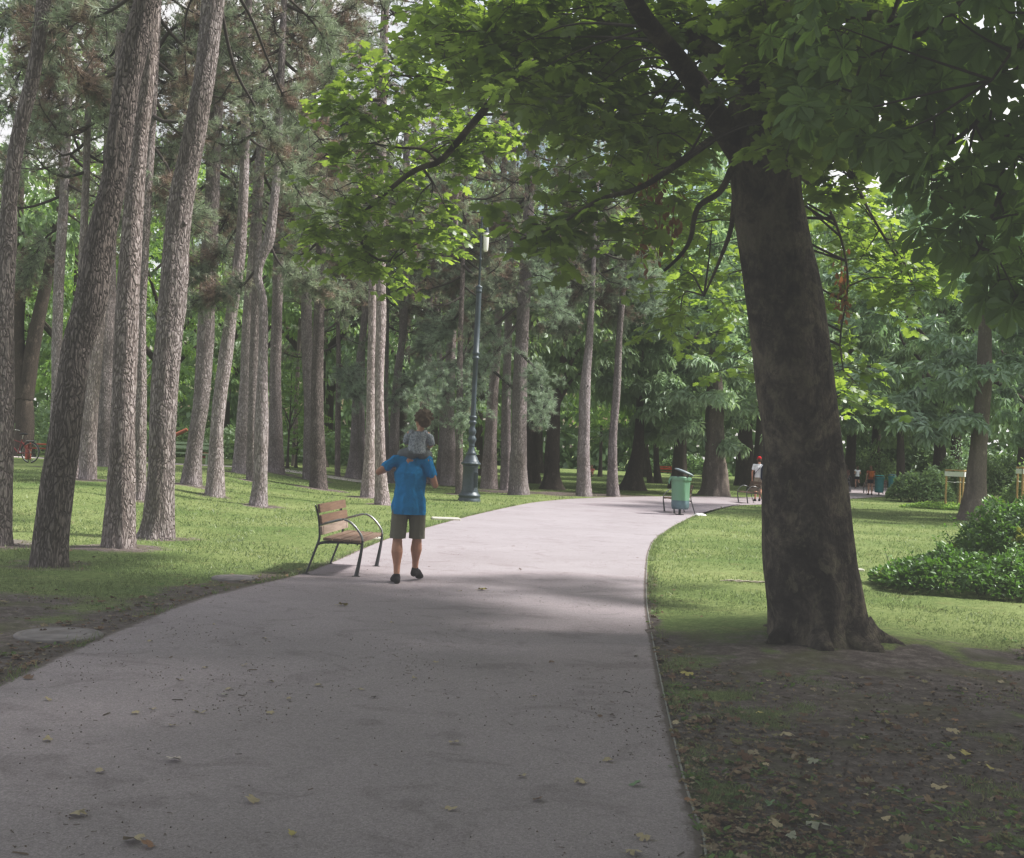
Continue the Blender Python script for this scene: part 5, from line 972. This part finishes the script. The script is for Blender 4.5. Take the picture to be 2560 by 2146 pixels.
# ---------------------------------------------------------------- people
SK={}
def skin(c=(.46,.27,.2)):
    if c not in SK: SK[c]=simple('skin',c,.55,.07,12,.1,.001,0,.35)
    return SK[c]
def cloth(name,c,var=.12,sc_=4): return simple(name,c,.9,var,sc_,.55,.012,0,.1)
def blob(name,chains,voxel,mt,parent,cuts=(),smooth=3,fold=0,**k):
    b=MB(); a=np.arange(10)*2*math.pi/10; ph=np.linspace(-math.pi/2,math.pi/2,7)
    sv=[(0,0,-1)]+[(math.cos(t)*math.cos(x),math.cos(t)*math.sin(x),math.sin(t)) for t in ph[1:-1] for x in a]+[(0,0,1)]; sf=[]
    for j in range(10): sf.append([0,1+(j+1)%10,1+j]); sf.append([51,41+j,41+(j+1)%10])
    for r in range(4):
        for j in range(10): sf.append([1+r*10+j,1+r*10+(j+1)%10,11+r*10+(j+1)%10,11+r*10+j])
    sv=np.array(sv)
    for ch in chains:
        ch=[(np.array(c[0],float),np.array(c[1] if isinstance(c[1],tuple) else (c[1],)*3,float)) for c in ch]
        if len(ch)==1: ch=ch*2
        for (p0,r0),(p1,r1) in zip(ch[:-1],ch[1:]):
            n=max(1,int(np.linalg.norm(p1-p0)/(.22*min(r0.min(),r1.min())))) 
            for i in range(n+1):
                t=i/n; b.faces(sv*(r0+(r1-r0)*t)+p0+(p1-p0)*t,sf)
    me=b.mesh('tmp',[]); o=bpy.data.objects.new('tmp',me); COL.objects.link(o)
    m=o.modifiers.new('r','REMESH'); m.mode='VOXEL'; m.voxel_size=voxel; m.use_smooth_shade=True
    m=o.modifiers.new('s','SMOOTH'); m.iterations=smooth; m.factor=.6
    dg=bpy.context.evaluated_depsgraph_get(); me2=bpy.data.meshes.new_from_object(o.evaluated_get(dg)); bpy.data.objects.remove(o); bpy.data.meshes.remove(me)
    import bmesh
    bm=bmesh.new(); bm.from_mesh(me2)
    if fold:
        bm.normal_update(); A=np.array([v.co for v in bm.verts]); N=np.array([v.normal for v in bm.verts])
        d=(abs(vnoise(A[:,0]*13+3,A[:,1]*13,A[:,2]*5.5+A[:,0]*4)-.5)*2-.5)*1.5+(vnoise(A[:,0]*30,A[:,1]*30,A[:,2]*17)-.5)*.7; A=A+N*(fold*d)[:,None]
        for v,c in zip(bm.verts,A): v.co=c
    for co,no in cuts: bmesh.ops.bisect_plane(bm,geom=list(bm.verts)+list(bm.edges)+list(bm.faces),plane_co=co,plane_no=no,clear_outer=True)
    for f in bm.faces: f.smooth=True
    bm.to_mesh(me2); bm.free(); me2.materials.clear(); me2.materials.append(mt); me2.name=name
    return link(name,me2,parent,**k)
def hand(w,d,n,s=1.,curl=.5,thumb=1):
    """palm, four unequal bent fingers, thumb"""
    w=np.array(w,float); d=norm(d); n=norm(n); sd=np.cross(d,n); out=[[(w,.026*s),(w+d*.05*s,(.034*s,.02*s,.034*s)),(w+d*.085*s,.02*s)]]
    for i,l in enumerate((.062,.073,.068,.052)):
        b=w+d*.088*s+sd*(i-1.5)*.021*s; k=b+(d*(1-curl*.3)+n*curl*.4)*l*.5*s; e=k+(d*(1-curl)+n*curl)*l*.5*s; out.append([(b,.0095*s),(k,.0088*s),(e,.0075*s)])
    b=w+d*.03*s-sd*thumb*.028*s; out.append([(b,.012*s),(b+(d*.6-sd*thumb*.6+n*.2)*.035*s,.0105*s),(b+(d*1.4-sd*thumb*.7+n*.4)*.038*s,.009*s)]); return out
def head_parts(c,yaw,s,hair,parent,vox,sk,style='short',tilt=0):
    """returns chains of the head; builds hair, eyes and mouth"""
    c=np.array(c,float); f=np.array([math.sin(-yaw),math.cos(yaw),0]); r=np.array([f[1],-f[0],0]); u=np.array([0,0,1.])
    def q(x,y,z): return c+(r*x+f*y+u*z)*s
    ch=[[(q(0,-.015,.03),(.078*s,.078*s,.085*s)),(q(0,.02,.0),(.07*s,.07*s,.09*s))],[(q(0,.03,-.05),(.055*s,.055*s,.05*s)),(q(0,.05,-.085),.032*s)],[(q(0,.085,.0),.012*s),(q(0,.108,-.025),.014*s)],
        [(q(.078,-.005,-.01),(.012*s,.02*s,.028*s))],[(q(-.078,-.005,-.01),(.012*s,.02*s,.028*s))]]
    for e in(-1,1):
        b=MB(); a=np.linspace(-math.pi/2,math.pi/2,7); b.lathe([(max(1e-4,.012*s*math.cos(t)),.009*s*math.sin(t)) for t in a],10); b.build('eye',simple('eye_dark',(.04,.03,.025),.2,.05,9),parent,loc=tuple(q(e*.032,.079,.012)))
    b=MB(); b.tube([q(-.022,.088,-.052),q(0,.094,-.055),q(.022,.088,-.052)],.005*s,6); b.build('mouth',simple('lips',(.35,.12,.1),.5,.05,9),parent)
    if hair:
        hm=simple('hair',hair,.7,.35,40,.8,.01,0,.3); R=np.random.RandomState(int(abs(c[2])*1000)); H=[[(q(0,-.022,.055),(.085*s,.09*s,.078*s)),(q(0,-.045,-.02),(.08*s,.06*s,.07*s))]]
        if style=='tousled':
            for k in range(70):
                d=norm(R.normal(size=3)); 
                if d@f>.55 and d[2]<.4: continue
                if d[2]<-.6: continue
                a=c+u*.03*s-f*.02*s; e=a+d*(.09+R.uniform(.008,.026))*s; H.append([(a+d*.07*s,.026*s),(e,.012*s)])
        if style=='long': H.append([(q(0,-.07,.02),(.08*s,.045*s,.06*s)),(q(0,-.085,-.12),(.075*s,.035*s,.06*s)),(q(0,-.08,-.22),(.05*s,.025*s,.04*s))])
        blob('hair',H,vox,hm,parent,smooth=2)
    return ch
def person(name,p,rz,h,J,C,lab,vox=.012,hair=(.12,.07,.045),style='short',sk=(.46,.27,.2),yaw=0,group=None,cap=None):
    """J: joints in metres for a 1.75 m figure facing +Y; C: clothes"""
    root=empty(name,tuple(p),rz,label=lab,cat='person',group=group); f=h/1.75; root.scale=(f,f,f); S=skin(sk)
    g=lambda k:np.array(J[k],float); body=[]; pel,ch_,nk,hd=g('pelvis'),g('chest'),g('neck'),g('head')
    body.append([(pel,(.145,.10,.10)),((pel+ch_)/2,(.13,.09,.10)),(ch_,(.155,.1,.12)),(nk-[0,0,.06],(.10,.07,.05))]); body.append([(nk-[0,0,.05],.058),(nk+(hd-nk)*.6,.052)])
    for s in'LR':
        body.append([(g('hip'+s),.088),((g('hip'+s)+g('knee'+s))/2,.076),(g('knee'+s),.054),(g('knee'+s)*.66+g('ankle'+s)*.34-[0,.02,0],.067),(g('knee'+s)*.3+g('ankle'+s)*.7,.041),(g('ankle'+s),.034)])
        body.append([(g('ankle'+s),.034),(g('toe'+s),.026)])
        body.append([(g('sh'+s),.052),(g('sh'+s)*.5+g('elb'+s)*.5,.045),(g('elb'+s),.037),(g('elb'+s)*.65+g('wr'+s)*.35,.038),(g('wr'+s),.024)])
        d=norm(g('wr'+s)-g('elb'+s)); body+=hand(g('wr'+s),d,np.array([1. if s=='L' else -1.,0,.1]),1.,.45,-1 if s=='L' else 1)
    body+=head_parts(hd,yaw,1.,hair,root,vox*.8,S,style)
    blob('body',body,vox,S,root)
    # shirt
    FT=C.get('fat',1)
    T=[[(pel+[0,0,C.get('hem',-.02)-.06],C.get('hemr',(.175,.125,.08))),(pel+[0,0,C.get('hem',-.02)+.08],C.get('hemr',(.175,.125,.08))),((pel+ch_)/2,(.158*FT,.115*FT,.1)),(ch_,(.175*(FT*.5+.5),.12*FT,.12)),(nk-[0,0,.075],(.12,.08,.05)),(nk+[0,0,.0],(.07,.065,.03))]]; cuts=[((0,0,pel[2]+C.get('hem',-.02)),(0,0,-1)),((0,0,nk[2]+C.get('collar',-.012)),(0,0,1))]
    for s in'LR':
        a,e=g('sh'+s),g('elb'+s); k=C.get('sleeve',.6); T.append([(nk*.5+a*.5-[0,0,.045],.062),(a,.068),(a+(e-a)*k*.9,.066)])
    blob('shirt',T,vox,C['shirt'],root,cuts=cuts,fold=C.get('fold',.007))
    # shorts / trousers
    k=C.get('leg',.85); T=[[(pel+[0,0,.06],(.15,.108,.05)),(pel-[0,0,.03],(.16,.115,.08))]]; zc=[]
    for s in'LR':
        a,e=g('hip'+s),g('knee'+s)
        if k<=1: q=a+(e-a)*k; T.append([(a-[0,0,.02],(.098,.11,.1)),(q,(.083*FT,.085*FT,.05)),(q-[0,0,.07],(.085*FT,.087*FT,.05))]); zc.append(q[2])
        else: T.append([(a-[0,0,.02],(.098,.105,.1)),(e,.072),(g('ankle'+s)+[0,0,.04],.06)])
    blob('shorts' if k<=1 else 'trousers',T,vox,C['shorts'],root,cuts=[((0,0,min(zc) ),(0,0,-1))] if zc and not C.get('sit') else [],fold=.004)
    for s in'LR':
        a,t=g('ankle'+s),g('toe'+s); d=norm((t-a)*[1,1,0]); heel=a-d*.035+[0,0,t[2]*0-.045]
        blob('shoe',[[(np.array([heel[0],heel[1],a[2]-.05]),(.04,.042,.042)),(a*.5+t*.5,(.047,.06,.045)),(t,(.05,.055,.036)),(t+d*.03,(.038,.035,.026))],[(a-[0,0,.03],.046),(a+[0,0,.0],.04)]],vox*.7,C['shoes'],root)
    if cap:
        cm=cloth('red_cap',cap,.08,8); q=hd+[0,0,.03]; b=blob('cap',[[(q+[0,-.02,.03],(.092,.1,.085))],],vox*.8,cm,root,cuts=[((0,0,hd[2]+.015),(0,0,-1))]); 
        b=MB(); a=np.linspace(-1.2,1.2,12); fd=np.array([math.sin(-yaw),math.cos(yaw)]); V=[]
        for t in a:
            dx=math.sin(t)*.085; dy=math.cos(t); V+=[(q[0]+dx,q[1]+.05,q[2]-.01),(q[0]+dx*1.05,q[1]+.08+dy*.07,q[2]-.03)]
        b.faces(V,[[2*i,2*i+1,2*i+3,2*i+2] for i in range(11)],smooth=True); b.build('cap_visor',cm,root)
    return root
STAND=dict(pelvis=(0,0,.95),chest=(0,-.01,1.28),neck=(0,-.005,1.47),head=(0,.02,1.62),hipL=(-.09,0,.9),kneeL=(-.1,.02,.49),ankleL=(-.1,-.02,.08),toeL=(-.12,.12,.03),hipR=(.09,0,.9),kneeR=(.1,.03,.49),ankleR=(.1,0,.08),toeR=(.12,.14,.03),shL=(-.19,0,1.4),elbL=(-.24,-.02,1.12),wrL=(-.25,.06,.87),shR=(.19,0,1.4),elbR=(.24,-.02,1.12),wrR=(.25,.06,.87))
BLUE=cloth('blue_tshirt_cotton',(.018,.22,.47),.1,5); KHA=cloth('grey_khaki_cotton',(.17,.165,.135),.12,6); SHO=cloth('dark_shoe_fabric',(.035,.032,.036),.2,20)
pm=G(1014,1459)
J=dict(STAND); J.update(pelvis=(0,.0,.93),chest=(-.01,0,1.24),neck=(0,.03,1.45),head=(.05,.12,1.60),hipL=(-.095,0,.88),kneeL=(-.115,.0,.49),ankleL=(-.10,-.07,.09),toeL=(-.135,.09,.032),hipR=(.095,.0,.88),kneeR=(.10,.08,.50),ankleR=(.085,.22,.15),toeR=(.13,.37,.05),
 shL=(-.185,.0,1.385),elbL=(-.36,-.03,1.24),wrL=(-.16,.20,1.33),shR=(.185,.0,1.385),elbR=(.285,-.04,1.12),wrR=(.14,.21,1.28))
man=person('person',pm,.02,1.79,J,dict(shirt=BLUE,shorts=KHA,shoes=SHO,hem=-.15,hemr=(.205,.165,.07),sleeve=.6,leg=.96,fat=1.13,fold=.017,collar=.02),'man in a blue T-shirt and khaki shorts walking away with a child on his shoulders',vox=.0085,hair=(.1,.06,.04),sk=(.42,.235,.17))
# the child, sitting astride the neck
def child():
    f=1.79/1.75; root=empty('person',(pm[0],pm[1],1.455),.02,label='small tousled brown haired child in a grey T-shirt riding on the man\'s shoulders',cat='person'); root.scale=(.92,.92,.92)
    S=skin((.5,.3,.22)); x0=.07
    hd=np.array([x0+.045,.0,.47]); H=head_parts(hd,.75,1.06,(.15,.11,.08),root,.006,S,'tousled')
    body=[[((x0,-.03,.08),(.10,.085,.07)),((x0,-.03,.2),(.095,.075,.08)),((x0+.01,-.02,.28),(.105,.07,.06))],[((x0+.02,-.02,.32),.042),((x0+.04,0,.40),.042)]]+H
    for s in(-1,1):
        body.append([((x0+s*.075,-.02,.06),.07),((x0*.6+s*.16,.16,.03),.055),((x0*.4+s*.13,.22,-.14),.042),((x0*.4+s*.12,.2,-.28),.03),((x0*.4+s*.12,.27,-.3),.024)])
    body.append([((x0+.12,-.02,.295),.036),((x0+.175,-.02,.17),.03),((x0+.15,.12,.14),.02)]); body+=hand((x0+.15,.12,.14),(-.2,1,.1),(0,0,-1),.65,.4)
    body.append([((x0-.11,-.02,.295),.036),((x0-.15,.06,.18),.03),((x0-.06,.18,.17),.02)]); body+=hand((x0-.06,.18,.17),(.3,1,.1),(0,0,-1),.65,.4,-1)
    blob('body',body,.0065,S,root)
    GR=patt('grey_print_tshirt',(.36,.39,.44),(.2,.22,.26))
    blob('shirt',[[((x0-.0,-.035,.06),(.13,.11,.06)),((x0,-.03,.2),(.115,.09,.08)),((x0+.01,-.02,.28),(.118,.08,.06))],[((x0+.08,-.02,.30),.052),((x0+.15,-.02,.25),.052),((x0+.17,-.02,.19),.047)],[((x0-.08,-.02,.30),.052),((x0-.13,0,.25),.052),((x0-.15,.04,.2),.046)]],.0065,GR,root,cuts=[((0,0,.045),(0,0,-1)),((0,0,.352),(0,0,1))],fold=.003)
    SG=cloth('dark_grey_shorts',(.15,.165,.18),.15,8)
    blob('shorts',[[((x0-.02,-.04,.06),(.12,.1,.06))],[((x0-.06,-.02,.06),.085),((x0*.5-.16,.12,.03),.072)],[((x0+.07,-.02,.06),.085),((x0*.5+.155,.12,.03),.072)]],.0065,SG,root,fold=.003)
    for s in(-1,1): blob('shoe',[[((x0*.4+s*.12,.19,-.31),.032),((x0*.4+s*.12,.26,-.33),(.034,.034,.026)),((x0*.4+s*.125,.3,-.335),.024)]],.006,SHO,root)
def patt(name,a,b_):
    m,nt=mat(name); n=noise(nt,coords(nt,(1,1,.8)),55,3,.6); finish(nt,ramp(nt,n,[(.46,a),(.56,b_)]),.9,noise(nt,coords(nt),9,3),.5,.012,.1); return m
child()
WHT=cloth('white_tshirt',(.72,.74,.78),.05,5); TAN=cloth('tan_shorts',(.3,.27,.22),.1,5); BLK=cloth('black_cloth',(.03,.03,.035),.2,9)
J=dict(STAND); J.update(elbL=(-.26,-.03,1.12),wrL=(-.24,.02,.86),ankleR=(.1,.12,.10),toeR=(.12,.26,.035),kneeR=(.1,.1,.5))
pc=G(1894,1254); r=person('person',pc,0,1.84,J,dict(shirt=WHT,shorts=TAN,shoes=BLK,sleeve=.6,leg=.95),'man in a red cap and white T-shirt, half hidden by the maple trunk',vox=.011,hair=(.1,.06,.04),sk=(.48,.27,.2),cap=(.45,.03,.04))
NAV=cloth('navy_bag',(.02,.03,.06),.15,8); blob('shoulder_bag',[[((.14,-.15,1.25),(.10,.06,.16)),((.15,-.15,.95),(.11,.06,.14))]],.012,NAV,r)
b=MB(); b.tube(spline([(-.2,-.05,1.0),(-.15,-.15,1.12),(.0,-.15,1.3),(.12,-.09,1.45),(.12,.05,1.45)],14),.02,6,flat=.4); b.build('bag_strap',NAV,r)
ORG=cloth('orange_backpack',(.42,.13,.03),.15,8); J=dict(STAND)
ps=G(2175,1238); r=person('person',ps,0,1.72,J,dict(shirt=cloth('rust_top',(.3,.1,.05),.1,5),shorts=BLK,shoes=BLK,leg=.5,sleeve=.3),'long haired woman in an orange top and black shorts standing by the far bins',vox=.014,hair=(.16,.09,.05),style='long')
blob('backpack',[[((0,-.17,1.32),(.14,.07,.12)),((0,-.17,1.12),(.14,.08,.12))]],.015,ORG,r)
J=dict(STAND); J.update(kneeR=(.1,-.05,.5),ankleR=(.09,-.32,.42),toeR=(.1,-.36,.28),kneeL=(-.09,.08,.5),elbL=(-.25,-.12,1.15),wrL=(-.2,.1,1.15),elbR=(.25,.0,1.12),wrR=(.18,.22,1.2))
person('person',G(2142,1222),.1,1.7,J,dict(shirt=WHT,shorts=BLK,shoes=BLK,leg=.45,sleeve=.2),'jogger in a white top and black shorts on the far path',vox=.014,hair=(.1,.06,.04),style='long')
J=dict(STAND); J.update(elbL=(-.24,.05,1.15),wrL=(-.2,.28,1.05),elbR=(.24,.05,1.15),wrR=(.2,.28,1.05),ankleL=(-.1,-.2,.1),toeL=(-.11,-.06,.03))
person('person',G(2113,1233),.15,1.7,J,dict(shirt=patt('dark_flowered_top',(.04,.035,.04),(.3,.16,.12)),shorts=BLK,shoes=BLK,leg=1.5,sleeve=.4),'person in a dark flowered top and black trousers pushing a pram',vox=.014,hair=(.06,.04,.03),style='long')
# pram
p=G(2122,1232); root=empty('pram',(p[0]+.05,p[1]+.75,0),1.4,label='dark pram pushed by the person in the flowered top on the far path',cat='pram')
blob('carry_seat',[[((-.2,0,.6),(.18,.2,.1)),((.25,0,.65),(.15,.2,.12))]],.015,BLK,root); blob('hood',[[((.2,0,.82),(.2,.22,.18))]],.015,BLK,root,cuts=[((0,0,.78),(0,0,-1))])
for x in(-.3,.3):
    for y in(-.24,.24):
        a=np.linspace(0,6.2832,17); b=MB(); b.tube(np.c_[x+.13*np.cos(a),y+0*a,.14+.13*np.sin(a)],.015,6,cap=False); b.tube([(x,y,.14),(x*.1,y*.8,.58)],.012,6); b.build('wheel',MET,root)
b=MB(); b.tube(spline([(-.1,-.22,.5),(-.5,-.22,.95),(-.55,0,1.02),(-.5,.22,.95),(-.1,.22,.5)],16),.014,7); b.build('handle',MET,root)
# a person sitting on the grass far off
J=dict(STAND); J.update(pelvis=(0,0,.12),chest=(0,-.08,.45),neck=(0,-.06,.63),head=(0,-.02,.78),hipL=(-.09,.02,.1),hipR=(.09,.02,.1),kneeL=(-.12,.38,.4),kneeR=(.12,.4,.36),ankleL=(-.1,.6,.08),ankleR=(.1,.65,.08),toeL=(-.11,.74,.04),toeR=(.11,.79,.04),shL=(-.18,-.07,.56),shR=(.18,-.07,.56),elbL=(-.24,.08,.36),elbR=(.24,.08,.36),wrL=(-.12,.3,.42),wrR=(.12,.3,.42))
person('person',G(1478,1192),2.4,1.7,J,dict(shirt=cloth('pale_red_top',(.5,.2,.17),.1,5),shorts=TAN,shoes=BLK,leg=1.4,sleeve=.5,sit=1,hem=-.1),'person sitting on the far grass just right of the seamed pale pine',vox=.014,hair=(.12,.07,.05))
# ---------------------------------------------------------------- light, sky
EL=math.radians(50); AZ=math.radians(6)   # the sun stands to the right, slightly behind the scene
sd=Vector((math.cos(EL)*math.cos(AZ),math.cos(EL)*math.sin(AZ),math.sin(EL)))
L=bpy.data.lights.new('sun','SUN'); L.energy=5; L.angle=math.radians(7); L.color=(1,.955,.9); so=bpy.data.objects.new('sun',L); COL.objects.link(so); so.rotation_euler=sd.to_track_quat('Z','Y').to_euler(); so.location=(20,5,30)
w=bpy.data.worlds.new('World'); sc.world=w; w.use_nodes=True; nt=w.node_tree; bg_=nt.nodes['Background']
sky=nt.nodes.new('ShaderNodeTexSky'); sky.sky_type='NISHITA'; sky.sun_disc=False; sky.sun_elevation=EL; sky.sun_rotation=math.pi/2-AZ; sky.air_density=1.6; sky.dust_density=4.; sky.altitude=150
tc=nt.nodes.new('ShaderNodeTexCoord'); cn=noise(nt,tc.outputs['Generated'],2.2,6,.6); nt.links.new(mixc(nt,ramp(nt,cn,[(.4,(0,0,0)),(.58,(1,1,1))]),sky.outputs[0],(8.6,8.4,8.5)),bg_.inputs[0]); bg_.inputs[1].default_value=.14
sc.view_settings.view_transform='Standard'; sc.view_settings.look='None'; sc.view_settings.exposure=0; sc.view_settings.gamma=1
vs=sc.view_settings; vs.use_curve_mapping=True; cm=vs.curve_mapping   # the faded, matte print of the photograph: one tone curve for the whole picture
cv=cm.curves[3]; cv.points[0].location=(0,.026); cv.points[-1].location=(1,1.); cv.points.new(.1,.125); cv.points.new(.3,.385); cv.points.new(.6,.75); cm.use_clip=False; cm.update()
c=sc.cycles; c.max_bounces=7; c.diffuse_bounces=4; c.transmission_bounces=4; c.glossy_bounces=2; c.transparent_max_bounces=4; c.caustics_reflective=False; c.caustics_refractive=False; c.use_denoising=True; c.sample_clamp_indirect=6
sc.render.use_persistent_data=False
